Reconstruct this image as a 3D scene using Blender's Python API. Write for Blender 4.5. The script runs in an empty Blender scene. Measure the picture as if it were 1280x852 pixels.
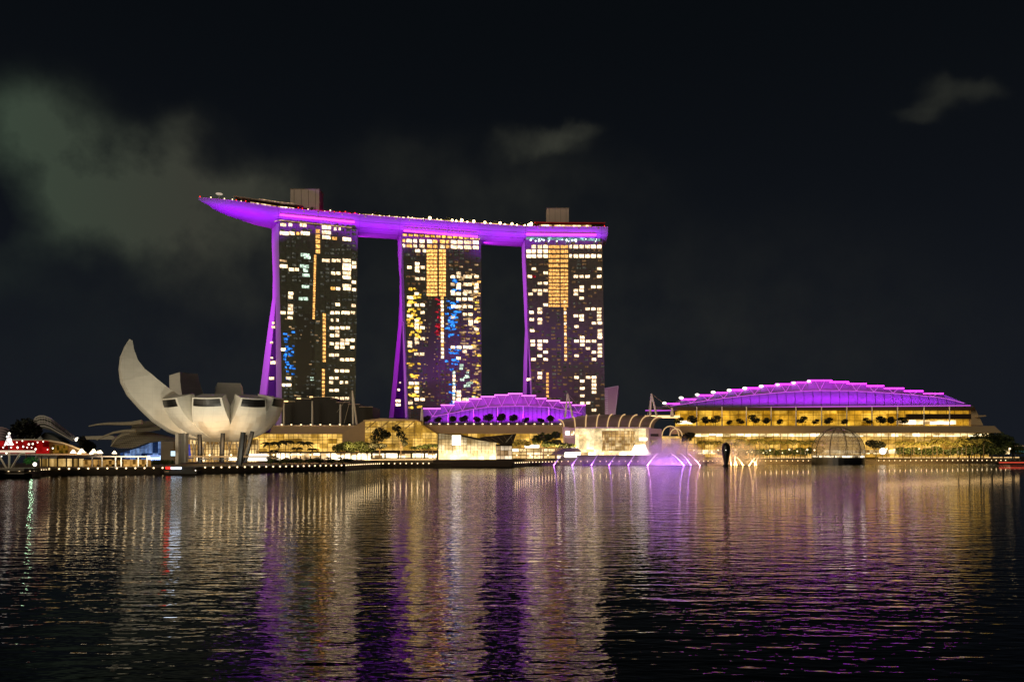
import bpy, bmesh, math, random
from mathutils import Vector
random.seed(7)
R = math.radians
scene = bpy.context.scene
C = scene.collection
F = 950.0; HY = 565.0; H = 8.0

# ------------------------------------------------------------------ camera
cam_d = bpy.data.cameras.new('camera'); cam = bpy.data.objects.new('camera', cam_d); C.objects.link(cam)
cam.location = (0, 0, H); cam.rotation_euler = (R(90), 0, 0)
cam_d.sensor_width = 36; cam_d.lens = 36 * F / 1280
cam_d.shift_y = (HY - 426) / 1280.0
cam_d.clip_start = 0.5; cam_d.clip_end = 20000
scene.camera = cam
scene.render.resolution_x = 1024; scene.render.resolution_y = 681

# ------------------------------------------------------------------ world: night sky with city-lit cloud
world = bpy.data.worlds.new('World'); scene.world = world; world.use_nodes = True
nt = world.node_tree; nt.nodes.clear()
def N(tree, t, **kw):
    n = tree.nodes.new(t)
    for k, v in kw.items(): setattr(n, k, v)
    return n
def mth(tree, op, a, b=None, c=None, clamp=False):
    n = tree.nodes.new('ShaderNodeMath'); n.operation = op; n.use_clamp = clamp
    for i, v in enumerate((a, b, c)):
        if v is None: continue
        if isinstance(v, (int, float)): n.inputs[i].default_value = v
        else: tree.links.new(v, n.inputs[i])
    return n.outputs[0]
def mixc(tree, fac, a, b):
    n = tree.nodes.new('ShaderNodeMix'); n.data_type = 'RGBA'
    for i, v in ((0, fac), (6, a), (7, b)):
        if isinstance(v, (int, float)): n.inputs[i].default_value = v
        elif isinstance(v, tuple): n.inputs[i].default_value = (*v, 1) if len(v) == 3 else v
        else: tree.links.new(v, n.inputs[i])
    return n.outputs[2]
tc = N(nt, 'ShaderNodeTexCoord'); sep = N(nt, 'ShaderNodeSeparateXYZ'); nt.links.new(tc.outputs['Generated'], sep.inputs[0])
dx, dy, dz = sep.outputs
yy = mth(nt, 'MAXIMUM', dy, 0.05)
u = mth(nt, 'DIVIDE', dx, yy); v = mth(nt, 'DIVIDE', dz, yy)
nz = N(nt, 'ShaderNodeTexNoise'); nz.inputs['Scale'].default_value = 6.5; nz.inputs['Detail'].default_value = 5; nz.inputs['Roughness'].default_value = 0.5
nt.links.new(tc.outputs['Generated'], nz.inputs['Vector'])
nsep = N(nt, 'ShaderNodeSeparateColor'); nt.links.new(nz.outputs['Color'], nsep.inputs[0])
uw = mth(nt, 'ADD', u, mth(nt, 'MULTIPLY', mth(nt, 'SUBTRACT', nsep.outputs[0], 0.5), 0.17))
vw = mth(nt, 'ADD', v, mth(nt, 'MULTIPLY', mth(nt, 'SUBTRACT', nsep.outputs[1], 0.5), 0.15))
CL = [(45,160,75,52,0.75),(130,215,90,50,0.75),(195,180,40,32,0.35),(180,275,125,45,0.75),(280,272,75,44,0.42),(110,330,150,28,0.12),
      (270,350,85,24,0.14),(690,182,44,14,0.50),(735,165,22,9,0.30),(1215,126,36,12,0.36),(1155,162,30,9,0.26),(1184,146,26,9,0.28),(600,235,150,40,0.16),(640,420,420,110,0.14),(30,262,70,30,-0.25),(95,330,60,25,-0.15)]
acc = None
for (px, py, sx, sy, a) in CL:
    uc, vc = (px - 640) / F, (HY - py) / F
    du = mth(nt, 'DIVIDE', mth(nt, 'SUBTRACT', uw, uc), sx / F); dv = mth(nt, 'DIVIDE', mth(nt, 'SUBTRACT', vw, vc), sy / F)
    r2 = mth(nt, 'ADD', mth(nt, 'MULTIPLY', du, du), mth(nt, 'MULTIPLY', dv, dv))
    g = mth(nt, 'MULTIPLY', mth(nt, 'EXPONENT', mth(nt, 'MULTIPLY', mth(nt, 'POWER', r2, 1.7), -0.45)), a)
    acc = g if acc is None else mth(nt, 'ADD', acc, g)
fine = N(nt, 'ShaderNodeTexNoise'); fine.inputs['Scale'].default_value = 17; fine.inputs['Detail'].default_value = 8; fine.inputs['Roughness'].default_value = 0.55
nt.links.new(tc.outputs['Generated'], fine.inputs['Vector'])
cl = mth(nt, 'MULTIPLY', acc, mth(nt, 'ADD', mth(nt, 'MULTIPLY', fine.outputs['Fac'], 2.6), -0.30), clamp=True)
front = mth(nt, 'MULTIPLY', dy, 6.0, clamp=True)
cl = mth(nt, 'MULTIPLY', cl, front)
low = mth(nt, 'SUBTRACT', 1.0, mth(nt, 'MULTIPLY', mth(nt, 'ABSOLUTE', dz), 2.0), clamp=True)
low = mth(nt, 'POWER', low, 1.3)
base = mixc(nt, low, (0.0026, 0.0036, 0.0050), (0.0086, 0.0105, 0.0155))
gsel = mth(nt, 'MULTIPLY', mth(nt, 'ADD', u, 0.42), -4.0, clamp=True)
ccol = mixc(nt, gsel, (0.040, 0.042, 0.032), (0.040, 0.058, 0.040))
col = mixc(nt, cl, base, ccol)
bg = N(nt, 'ShaderNodeBackground'); nt.links.new(col, bg.inputs[0]); bg.inputs[1].default_value = 1.0
wo = N(nt, 'ShaderNodeOutputWorld'); nt.links.new(bg.outputs[0], wo.inputs[0])

# soft warm glow of the city behind the camera, the only broad light of the night
sd = bpy.data.lights.new('city_glow', 'SUN'); sd.energy = 0.80; sd.angle = R(30); sd.color = (1.0, 0.84, 0.60)
so = bpy.data.objects.new('city_glow', sd); C.objects.link(so)
so.rotation_euler = Vector((0.85, 0.85, -0.26)).to_track_quat('-Z', 'Y').to_euler()
scene.view_settings.view_transform = 'Standard'; scene.view_settings.look = 'None'
scene.view_settings.exposure = 0.0; scene.view_settings.gamma = 1.0
try:
    scene.cycles.max_bounces = 6; scene.cycles.diffuse_bounces = 2; scene.cycles.glossy_bounces = 3
    scene.cycles.transparent_max_bounces = 12; scene.cycles.volume_bounces = 1
    scene.cycles.sample_clamp_indirect = 6.0
    scene.cycles.caustics_reflective = False; scene.cycles.caustics_refractive = False
except Exception: pass

# ------------------------------------------------------------------ helpers
def X(px, D): return (px - 640) * D / F
def Z(py, D): return H + (HY - py) * D / F
def W(px, py, D): return Vector((X(px, D), D, Z(py, D)))
def lerp(a, b, t): return a + (b - a) * t
def interp(pts, x):
    if x <= pts[0][0]: return pts[0][1]
    for (a, b), (c, d) in zip(pts, pts[1:]):
        if x <= c: return b + (d - b) * (x - a) / (c - a)
    return pts[-1][1]

class MB:
    def __init__(s): s.v = []; s.f = []; s.sm = False
    def quad(s, *p):
        i = len(s.v); s.v += [tuple(q) for q in p]; s.f.append(tuple(range(i, i + len(p)))); return s
    def prism(s, pts, vec):
        i = len(s.v); n = len(pts); vec = Vector(vec)
        s.v += [tuple(q) for q in pts] + [tuple(Vector(q) + vec) for q in pts]
        s.f.append(tuple(range(i, i + n))); s.f.append(tuple(reversed(range(i + n, i + 2 * n))))
        for k in range(n):
            a, b = k, (k + 1) % n
            s.f.append((i + b, i + a, i + n + a, i + n + b))
        return s
    def box(s, x0, x1, y0, y1, z0, z1):
        return s.prism([(x0, y0, z0), (x1, y0, z0), (x1, y0, z1), (x0, y0, z1)], (0, y1 - y0, 0))
    def pbox(s, px0, px1, py0, py1, D, th):
        return s.box(X(px0, D), X(px1, D), D, D + th, Z(py1, D), Z(py0, D))
    def tube(s, p0, p1, r0, r1=None, n=6):
        r1 = r0 if r1 is None else r1
        p0, p1 = Vector(p0), Vector(p1); d = (p1 - p0)
        if d.length < 1e-6: return s
        d.normalize(); a = d.orthogonal().normalized(); b = d.cross(a)
        i = len(s.v)
        for p, r in ((p0, r0), (p1, r1)):
            for k in range(n):
                t = 2 * math.pi * k / n
                s.v.append(tuple(p + a * math.cos(t) * r + b * math.sin(t) * r))
        for k in range(n): s.f.append((i + k, i + (k + 1) % n, i + n + (k + 1) % n, i + n + k))
        s.f.append(tuple(reversed(range(i, i + n)))); s.f.append(tuple(range(i + n, i + 2 * n)))
        return s
    def path(s, pts, r, n=6, r1=None):
        m = len(pts) - 1
        for k in range(m):
            a = lerp(r, r1, k / m) if r1 is not None else r; b = lerp(r, r1, (k + 1) / m) if r1 is not None else r
            s.tube(pts[k], pts[k + 1], a, b, n)
        return s
    def grid(s, rows, close=False):
        i = len(s.v); m = len(rows[0])
        for r in rows: s.v += [tuple(q) for q in r]
        for a in range(len(rows) - 1):
            for b in range(m if close else m - 1):
                c = (b + 1) % m
                s.f.append((i + a * m + b, i + a * m + c, i + (a + 1) * m + c, i + (a + 1) * m + b))
        return s
    def sphere(s, c, r, n=8, m=6, sc=(1, 1, 1)):
        rows = []
        for a in range(m + 1):
            th = math.pi * a / m
            rows.append([(c[0] + r * sc[0] * math.sin(th) * math.cos(2 * math.pi * b / n), c[1] + r * sc[1] * math.sin(th) * math.sin(2 * math.pi * b / n), c[2] + r * sc[2] * math.cos(th)) for b in range(n)])
        return s.grid(rows, True)
    def build(s, name, mat, parent=None, smooth=False, label=None, kind=None):
        off = Vector((0, 0, 0)); p = parent
        while p is not None: off += p.location; p = p.parent
        me = bpy.data.meshes.new(name)
        me.from_pydata([tuple(Vector(q) - off) for q in s.v], [], s.f); me.update()
        if smooth:
            me.polygons.foreach_set('use_smooth', [True] * len(me.polygons))
        me.materials.append(mat)
        o = bpy.data.objects.new(name, me); C.objects.link(o); o.parent = parent
        if label: o['label'] = label
        if kind: o['kind'] = kind
        return o
def tag(o, label=None, cat=None, group=None, kind=None):
    if label: o['label'] = label
    if cat: o['category'] = cat
    if group: o['group'] = group
    if kind: o['kind'] = kind
    return o
def thing(name, loc, label, cat, group=None):
    o = bpy.data.objects.new(name, None); C.objects.link(o); o.location = loc; o.empty_display_size = 1
    return tag(o, label, cat, group)
def copy_tree(o, parent=None):
    c = o.copy(); C.objects.link(c); c.parent = parent
    for ch in list(o.children): copy_tree(ch, c)
    return c
def put(o, loc, s=1.0, rz=0.0, label=None):
    c = copy_tree(o); c.location = loc; c.scale = (s, s, s) if not isinstance(s, tuple) else s; c.rotation_euler.z = rz
    if label: c['label'] = label
    return c

# ------------------------------------------------------------------ materials
def mat(name, col, rough=0.6, var=0.15, scale=0.3, metal=0.0, spec=0.5, bump=0.0):
    m = bpy.data.materials.new(name); m.use_nodes = True; t = m.node_tree; b = t.nodes['Principled BSDF']
    tcn = N(t, 'ShaderNodeTexCoord'); n = N(t, 'ShaderNodeTexNoise'); n.inputs['Scale'].default_value = scale; n.inputs['Detail'].default_value = 5
    t.links.new(tcn.outputs['Object'], n.inputs['Vector'])
    lo = tuple(max(0, c * (1 - var)) for c in col); hi = tuple(min(1, c * (1 + var)) for c in col)
    t.links.new(mixc(t, n.outputs['Fac'], lo, hi), b.inputs['Base Color'])
    b.inputs['Roughness'].default_value = rough; b.inputs['Metallic'].default_value = metal
    b.inputs['Specular IOR Level'].default_value = spec
    if bump:
        bn = N(t, 'ShaderNodeBump'); bn.inputs['Strength'].default_value = bump; t.links.new(n.outputs['Fac'], bn.inputs['Height']); t.links.new(bn.outputs[0], b.inputs['Normal'])
    return m
def emat(name, col, strength, var=0.0, scale=1.0, rnd=0.0, sample=False, grad=None):
    """a glowing surface, painted reflections included; var: noise between darker and brighter parts of a lit interior; rnd: from object to object"""
    m = bpy.data.materials.new(name); m.use_nodes = True; t = m.node_tree; t.nodes.clear()
    e = N(t, 'ShaderNodeEmission'); o = N(t, 'ShaderNodeOutputMaterial'); t.links.new(e.outputs[0], o.inputs[0])
    e.inputs[0].default_value = (*col, 1); e.inputs[1].default_value = strength
    s = None
    if var:
        tcn = N(t, 'ShaderNodeTexCoord'); n = N(t, 'ShaderNodeTexNoise'); n.inputs['Scale'].default_value = scale; n.inputs['Detail'].default_value = 4
        t.links.new(tcn.outputs['Object'], n.inputs['Vector'])
        s = mth(t, 'MULTIPLY', mth(t, 'POWER', mth(t, 'MULTIPLY', n.outputs['Fac'], 2.0), 1 + var * 3), strength)
    if rnd:
        oi = N(t, 'ShaderNodeObjectInfo')
        k = mth(t, 'ADD', mth(t, 'MULTIPLY', oi.outputs['Random'], rnd), 1 - rnd / 2)
        s = mth(t, 'MULTIPLY', k, s if s is not None else strength)
    if s is not None: t.links.new(s, e.inputs[1])
    if not sample:
        try: m.cycles.emission_sampling = 'NONE'
        except Exception: pass
    return m
def interior(name, c0, c1, strength, cell=(4, 4, 4), z0=0.0, z1=30.0, k0=1.0, k1=1.0, sample=True, dark=0.25):
    """glass front of a lit building: room cells of different brightness; floors nearer the lamps of the ground floor are brighter"""
    m = bpy.data.materials.new(name); m.use_nodes = True; t = m.node_tree; t.nodes.clear()
    e = N(t, 'ShaderNodeEmission'); o = N(t, 'ShaderNodeOutputMaterial'); t.links.new(e.outputs[0], o.inputs[0])
    g = N(t, 'ShaderNodeNewGeometry'); vm = N(t, 'ShaderNodeVectorMath', operation='DIVIDE'); t.links.new(g.outputs['Position'], vm.inputs[0]); vm.inputs[1].default_value = cell
    fl = N(t, 'ShaderNodeVectorMath', operation='FLOOR'); t.links.new(vm.outputs[0], fl.inputs[0])
    wn = N(t, 'ShaderNodeTexWhiteNoise'); t.links.new(fl.outputs[0], wn.inputs['Vector'])
    n = N(t, 'ShaderNodeTexNoise'); n.inputs['Scale'].default_value = 0.12; n.inputs['Detail'].default_value = 6; n.inputs['Roughness'].default_value = 0.7
    t.links.new(g.outputs['Position'], n.inputs['Vector'])
    sp = N(t, 'ShaderNodeSeparateXYZ'); t.links.new(g.outputs['Position'], sp.inputs[0])
    mr = N(t, 'ShaderNodeMapRange'); t.links.new(sp.outputs[2], mr.inputs[0])
    for i, v in ((1, z0), (2, z1), (3, k0), (4, k1)): mr.inputs[i].default_value = v
    br = mth(t, 'ADD', mth(t, 'MULTIPLY', wn.outputs['Value'], 1 - dark), dark)
    br = mth(t, 'MULTIPLY', br, mth(t, 'POWER', mth(t, 'MULTIPLY', n.outputs['Fac'], 2.0), 2.2))
    br = mth(t, 'MULTIPLY', mth(t, 'MULTIPLY', br, mr.outputs[0]), strength)
    t.links.new(br, e.inputs[1]); t.links.new(mixc(t, wn.outputs['Value'], c0, c1), e.inputs[0])
    if not sample:
        try: m.cycles.emission_sampling = 'NONE'
        except Exception: pass
    return m
M = {}
M['concrete'] = mat('weathered_concrete', (0.22, 0.19, 0.15), 0.8, 0.25, 0.4)
M['pave'] = mat('paving', (0.16, 0.14, 0.11), 0.7, 0.3, 0.8)
M['quay'] = mat('quay_wall', (0.10, 0.075, 0.05), 0.7, 0.4, 0.5)
M['fascia'] = mat('bronze_fascia', (0.50, 0.37, 0.22), 0.5, 0.12, 0.08)
M['hull'] = mat('painted_hull', (0.32, 0.31, 0.31), 0.85, 0.04, 0.05, spec=0.1)
M['blade'] = mat('painted_blade', (0.32, 0.31, 0.32), 0.9, 0.04, 0.1, spec=0.1)
M['white'] = mat('white_paint', (0.75, 0.72, 0.66), 0.5, 0.06, 0.1)
M['shell'] = mat('museum_shell', (0.80, 0.77, 0.67), 0.5, 0.14, 0.25)
M['dark'] = mat('dark_metal', (0.035, 0.032, 0.028), 0.5, 0.3, 0.5)
M['black'] = mat('black_glass', (0.006, 0.006, 0.006), 0.4, 0.3, 0.5)
M['brown'] = mat('dark_brown_steel', (0.05, 0.03, 0.02), 0.5, 0.3, 0.5)
M['roof'] = mat('dark_roof', (0.012, 0.011, 0.008), 0.6, 0.4, 0.1)
M['steel'] = mat('pale_steel', (0.62, 0.56, 0.45), 0.4, 0.1, 0.3)
M['panel'] = mat('plant_room_panel', (0.55, 0.45, 0.38), 0.7, 0.08, 0.4)
M['leaf'] = mat('foliage', (0.06, 0.085, 0.025), 0.6, 0.5, 0.6)
M['leafdark'] = mat('dark_foliage', (0.016, 0.020, 0.009), 0.7, 0.5, 0.6)
M['bark'] = mat('bark', (0.10, 0.075, 0.05), 0.8, 0.3, 1.0)
M['leaf2'] = mat('warm_foliage', (0.17, 0.16, 0.04), 0.6, 0.5, 0.6)
M['pink'] = mat('rose_cladding', (0.45, 0.33, 0.33), 0.5, 0.1, 0.1)
def seam_lines(m, dz, da, depth):
    t = m.node_tree; b = t.nodes['Principled BSDF']; src = b.inputs['Base Color'].links[0].from_socket
    g_ = N(t, 'ShaderNodeNewGeometry'); s_ = N(t, 'ShaderNodeSeparateXYZ'); t.links.new(g_.outputs['Position'], s_.inputs[0])
    a_ = mth(t, 'LESS_THAN', mth(t, 'FRACT', mth(t, 'DIVIDE', s_.outputs[2], dz)), 0.07)
    c_ = mth(t, 'LESS_THAN', mth(t, 'FRACT', mth(t, 'DIVIDE', mth(t, 'ADD', s_.outputs[0], mth(t, 'MULTIPLY', s_.outputs[1], .6)), da)), 0.05)
    k_ = mth(t, 'MULTIPLY', mth(t, 'MAXIMUM', a_, c_), depth)
    t.links.new(mixc(t, k_, src, (.12, .11, .09)), b.inputs['Base Color'])
seam_lines(M['shell'], 3.1, 4.3, .09)
M['tile'] = mat('mesh_tile', (0.5, 0.45, 0.33), 0.6, 0.35, 1.2)
M['redcloth'] = mat('red_cloth', (0.5, 0.02, 0.02), 0.7, 0.2, 0.5)
M['mullion_gold'] = mat('gold_mullion', (0.30, 0.19, 0.07), 0.5, 0.2, 0.5)
M['purple_roof'] = mat('pale_roof_sheet', (0.20, 0.19, 0.21), 0.85, 0.08, 0.05, spec=0.1)
def facade_mat(name, col, rough=0.16):
    m = mat(name, col, rough, 0.75, 0.55, 0.0, 0.6)
    t = m.node_tree; b = t.nodes['Principled BSDF']
    tcn = N(t, 'ShaderNodeTexCoord'); n = N(t, 'ShaderNodeTexNoise'); n.inputs['Scale'].default_value = 0.5; n.inputs['Detail'].default_value = 3
    t.links.new(tcn.outputs['Object'], n.inputs['Vector']); bn = N(t, 'ShaderNodeBump'); bn.inputs['Strength'].default_value = 0.25; bn.inputs['Distance'].default_value = 0.4
    t.links.new(n.outputs['Fac'], bn.inputs['Height']); t.links.new(bn.outputs[0], b.inputs['Normal'])
    return m
M['glass1'] = facade_mat('olive_curtain_wall', (0.19, 0.22, 0.17))
M['glass2'] = facade_mat('slate_curtain_wall', (0.15, 0.20, 0.17))
M['glass3'] = facade_mat('plum_curtain_wall', (0.16, 0.16, 0.14))
M['spandrel1'] = mat('olive_spandrel', (0.17, 0.17, 0.13), 0.4, 0.3, 0.2)
M['spandrel2'] = mat('brown_spandrel', (0.18, 0.13, 0.09), 0.4, 0.3, 0.2)
M['spandrel3'] = mat('plum_spandrel', (0.15, 0.13, 0.11), 0.4, 0.3, 0.2)
E = {}
WARM = (1.0, 0.72, 0.42)
E['win'] = emat('lit_room', (1.0, 0.69, 0.40), 2.3, var=0.6, scale=0.9, rnd=1.0)
E['gold'] = emat('lit_gold_room', (1.0, 0.47, 0.12), 1.35, var=0.5, scale=0.9, rnd=0.6)
E['gold2'] = emat('amber_room_and_reflection', (1.0, 0.56, 0.06), 0.85, var=0.9, scale=0.5, rnd=1.0)  # amber rooms, and amber city reflections painted as glow
E['blue'] = emat('blue_city_reflection', (0.03, 0.22, 0.85), 0.95, var=0.9, scale=0.55, rnd=1.0)  # city reflected in the glass, painted as blue emission
E['red'] = emat('red_room_and_reflection', (0.6, 0.02, 0.04), 0.4, var=0.9, scale=0.6, rnd=1.0)  # a reddish room, and red city reflections painted as glow
E['pale'] = emat('pale_lit_room', (0.75, 1.0, 0.78), 0.8, var=0.7, scale=0.7, rnd=0.8)
E['faint'] = emat('faint_room', (0.75, 0.72, 0.55), 0.07, var=0.8, scale=0.6)
E['faint2'] = emat('faint_warm_room', (1.0, 0.55, 0.25), 0.12, var=0.8, scale=0.6)
E['dim'] = emat('dim_lit_room', (1.0, 0.62, 0.30), 0.35, var=0.6, scale=0.6, rnd=1.2)
E['lamp'] = emat('lamp_globe', (1.0, 0.72, 0.38), 3.2, sample=False)
E['lampbig'] = emat('lamp_globe_bright', (1.0, 0.66, 0.28), 14.0)
E['line'] = emat('warm_led_line', (1.0, 0.62, 0.25), 2.2)
E['magenta'] = emat('magenta_led_line', (0.9, 0.03, 1.0), 6.0)
E['magenta2'] = emat('pale_magenta_led_line', (1.0, 0.16, 1.0), 3.2)
E['pinkline'] = emat('faint_magenta_led_line', (0.80, 0.13, 0.95), 0.9)
E['teal'] = emat('teal_lit_glass', (0.22, 0.42, 0.42), 0.8, var=1.0, scale=0.25)
E['white'] = emat('white_light', (1.0, 0.90, 0.74), 3.0)
E['red_l'] = emat('red_light', (1.0, 0.03, 0.02), 2.5)
E['red_s'] = emat('red_streak', (1.0, 0.10, 0.05), 0.8)
E['blue_l'] = emat('blue_white_screen', (0.35, 0.50, 1.0), 3.0)
E['facade_gold'] = interior('golden_glass_front', (1.0, 0.51, 0.05), (1.0, 0.60, 0.14), 1.0, (6, 9, 3.5), 8, 24, 1.3, 0.8)
E['facade_up'] = interior('golden_upper_front', (1.0, 0.46, 0.02), (1.0, 0.55, 0.06), 0.95, (9, 9, 6), 20, 40, 1.1, 0.9, dark=0.45)
E['shop'] = interior('shop_windows', (1.0, 0.60, 0.22), (1.0, 0.85, 0.58), 3.8, (5, 9, 6), 0, 12, 1, 1, dark=0.1)
E['shop2'] = interior('bright_shop_windows', (1.0, 0.66, 0.24), (1.0, 0.85, 0.50), 2.6, (5, 9, 4), 0, 20, 1, 1, dark=0.2)
E['pav'] = interior('crystal_interior', (1.0, 0.66, 0.26), (1.0, 0.76, 0.4), 1.1, (3, 3, 3), 5, 15.5, 2.8, 0.35, dark=0.6)
E['plaza'] = interior('plaza_interior', (1.0, 0.66, 0.26), (1.0, 0.80, 0.45), 1.15, (5, 5, 5), 5, 24, 1.7, 0.9, dark=0.6)
E['lobby'] = interior('museum_lobby_glass', (1.0, 0.52, 0.12), (1.0, 0.68, 0.28), 1.1, (4, 5, 3), 3, 14, 1.2, 0.9)
E['bluefront'] = interior('blue_glass_front', (0.05, 0.14, 0.5), (0.35, 0.55, 1.0), 0.8, (3, 3, 2.5), 3, 13, 1.6, 0.6, dark=0.1)
E['redarea'] = interior('red_lit_awning', (0.9, 0.01, 0.01), (0.5, 0.01, 0.01), 0.7, (2.5, 3, 2), 0, 20, 1, 1, dark=0.1)

# ------------------------------------------------------------------ water
def water_mat():
    m = bpy.data.materials.new('bay_water'); m.use_nodes = True; t = m.node_tree; b = t.nodes['Principled BSDF']
    b.inputs['Base Color'].default_value = (0.002, 0.003, 0.003, 1); b.inputs['Roughness'].default_value = 0.02; b.inputs['IOR'].default_value = 1.33; b.inputs['Specular IOR Level'].default_value = 0.30
    g = N(t, 'ShaderNodeNewGeometry')
    def noise(sc, stretch, det, rough=0.55, off=0):
        mp = N(t, 'ShaderNodeMapping'); mp.inputs['Scale'].default_value = (sc / stretch, sc, sc); mp.inputs['Location'].default_value = (off, off, 0); mp.inputs['Rotation'].default_value = (0, 0, 0.12)
        t.links.new(g.outputs['Position'], mp.inputs['Vector'])
        n = N(t, 'ShaderNodeTexNoise'); n.inputs['Scale'].default_value = 1.0; n.inputs['Detail'].default_value = det; n.inputs['Roughness'].default_value = rough
        t.links.new(mp.outputs[0], n.inputs['Vector']); return n.outputs['Fac']
    h = mth(t, 'ADD', mth(t, 'MULTIPLY', noise(1.7, 2.8, 2.2, 0.5), 0.20), mth(t, 'MULTIPLY', noise(0.55, 2.4, 1, off=30), 0.30))
    h = mth(t, 'ADD', h, mth(t, 'MULTIPLY', noise(4.2, 2.2, 1, off=11), 0.022))
    # wind lanes: calmer and rougher patches of water
    lane = noise(0.012, 4.0, 3, off=90)
    lane = mth(t, 'ADD', mth(t, 'MULTIPLY', lane, 1.0), 0.5)
    bn = N(t, 'ShaderNodeBump'); bn.inputs['Distance'].default_value = 1.0
    t.links.new(mth(t, 'MULTIPLY', lane, 0.36), bn.inputs['Strength'])
    t.links.new(h, bn.inputs['Height']); t.links.new(bn.outputs[0], b.inputs['Normal'])
    return m
w = MB(); w.quad((-6000, -60, 0), (6000, -60, 0), (6000, 9000, 0), (-6000, 9000, 0))
tag(w.build('water', water_mat()), kind='structure')

# ------------------------------------------------------------------ promenade, quay and land behind it
SH = [(-160, 215), (-60, 222), (0, 236), (40, 243), (60, 262), (110, 270), (200, 280), (300, 297), (350, 309), (400, 326), (432, 338), (452, 362), (476, 388), (545, 398), (640, 408), (660, 440), (700, 476), (850, 486), (900, 506), (1030, 524), (1200, 540), (1300, 556), (1500, 560)]
def shore(px): return interp(SH, px)
shp = [Vector((X(p, d), d, 0)) for p, d in SH]
DECK = 2.4
g = MB()
top = [(p.x, p.y, DECK) for p in shp] + [(3000, 7000, DECK), (-3000, 7000, DECK)]
g.quad(*top)
for a, b in zip(shp, shp[1:]): g.quad((a.x, a.y, -3), (b.x, b.y, -3), (b.x, b.y, DECK), (a.x, a.y, DECK))
tag(g.build('ground', M['quay']), kind='structure')
# paved walk laid along the shore, with its kerb
wk = MB(); kb = MB()
pts = shp
for a, b in zip(pts, pts[1:]):
    wk.quad((a.x, a.y + 0.8, DECK + .006), (b.x, b.y + 0.8, DECK + .006), (b.x, b.y + 16, DECK + .006), (a.x, a.y + 16, DECK + .006))
    kb.prism([(a.x, a.y + .1, DECK + .002), (b.x, b.y + .1, DECK + .002), (b.x, b.y + .6, DECK + .002), (a.x, a.y + .6, DECK + .002)], (0, 0, 0.14))
tag(wk.build('promenade', M['pave']), kind='structure'); tag(kb.build('kerb', M['concrete']), kind='structure')
# raised boardwalk terrace
bwk = MB()
BW = [(440, 362), (480, 402), (545, 412), (650, 462), (700, 500), (850, 510), (900, 530), (1030, 545), (1200, 560), (1276, 572)]
bp = [Vector((X(p, d), d, 0)) for p, d in BW]
for a, b in zip(bp, bp[1:]):
    bwk.prism([(a.x, a.y, DECK + .01), (b.x, b.y, DECK + .01), (b.x, b.y + 22, DECK + .01), (a.x, a.y + 22, DECK + .01)], (0, 0, 1.6))
tag(bwk.build('boardwalk', M['pave']), kind='structure')
# light line under the boardwalk railing
def railing(px0, px1, z, label):
    t = thing('railing', (X((px0 + px1) / 2, interp(BW, (px0 + px1) / 2)), interp(BW, (px0 + px1) / 2), DECK), label, 'railing')
    n = max(2, int((px1 - px0) / 12)); P = []
    for k in range(n + 1):
        p = lerp(px0, px1, k / n); d = interp(BW, p) - 0.35; P.append(Vector((X(p, d), d, z)))
    MB().path(P, 0.16, 5).build('light_strip', E['line'], t)
    MB().path([q + Vector((0, 0.3, 1.1)) for q in P], 0.06, 5).build('handrail', M['steel'], t)
    for q in P: MB().tube((q.x, q.y + 0.3, DECK), (q.x, q.y + 0.3, z + 1.1), 0.05, n=4).build('baluster', M['steel'], t)
railing(456, 545, 4.15, 'railing with glowing edge left of the glass crystal pavilion')
railing(905, 1026, 4.15, 'railing with glowing edge between the black float and the glass dome')
railing(1098, 1274, 4.15, 'railing with glowing edge running right from the glass dome')

# quay-edge lamps, spaced by walking along the shore line
def quay_lamp():
    t = thing('quay_lamp', (0, 0, 0), 'small warm bulkhead lamp on the edge of the waterfront promenade', 'lamp', 'lamps along the quay edge')
    MB().tube((0, 0, 0), (0, 0, -0.45), 0.10, 0.13).build('bracket', M['dark'], t)
    MB().sphere((0, -0.05, 0.12), 0.30, 8, 6).build('globe', E['lamp'], t)
    return t
ql = quay_lamp()
acc_d = 0.0; first = True; lamp_pos = []
def vis(px): return (0 < px < 541) or (642 < px < 1275)
for (a, pa), (b, pb) in zip(zip(shp, SH), zip(shp[1:], SH[1:])):
    L = (b - a).length; step = 3.0 if pa[0] < 545 else 4.1
    s = acc_d
    while s < L:
        t_ = s / L; p = a.lerp(b, t_); px = 640 + p.x * F / p.y
        if vis(px) and not (205 < px < 248) and not (1030 < px < 1092): lamp_pos.append(p)
        s += step
    acc_d = s - L
for i, p in enumerate(lamp_pos):
    loc = (p.x, p.y - 0.14, DECK - 0.25)
    if i == 0: ql.location = loc
    else: put(ql, loc)

# ------------------------------------------------------------------ sky deck (boat-shaped roof park)
RIM = [(248, 196.6, 248, 1.2, 1.0), (251, 196.5, 248.0, 4.5, 2.6), (256, 196.3, 248.3, 7.0, 3.8), (262, 196.1, 248.8, 9, 4.8), (272, 195.8, 249.6, 11.2, 5.8), (285, 195.3, 250.9, 13.4, 6.8), (300, 195, 252.8, 15.2, 7.1), (322, 194.4, 256, 17.5, 8.4),
       (348, 194, 260, 19, 9.4), (398, 194, 264.6, 19, 9.8), (450, 194, 269, 19, 9.8), (500, 194, 273, 19, 9.8), (560, 194, 277.3, 19, 9.8), (600, 194, 280, 19, 9.8), (657, 194, 283.4, 19, 9.8), (710, 194, 284.2, 19, 9.8), (752, 194, 284.4, 18.6, 9.6), (760, 194, 284.4, 17.5, 9.0)]
def rimD(px):
    z = interp([(r[0], r[1]) for r in RIM], px); y = interp([(r[0], r[2]) for r in RIM], px)
    return (z - H) * F / (HY - y)
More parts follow.
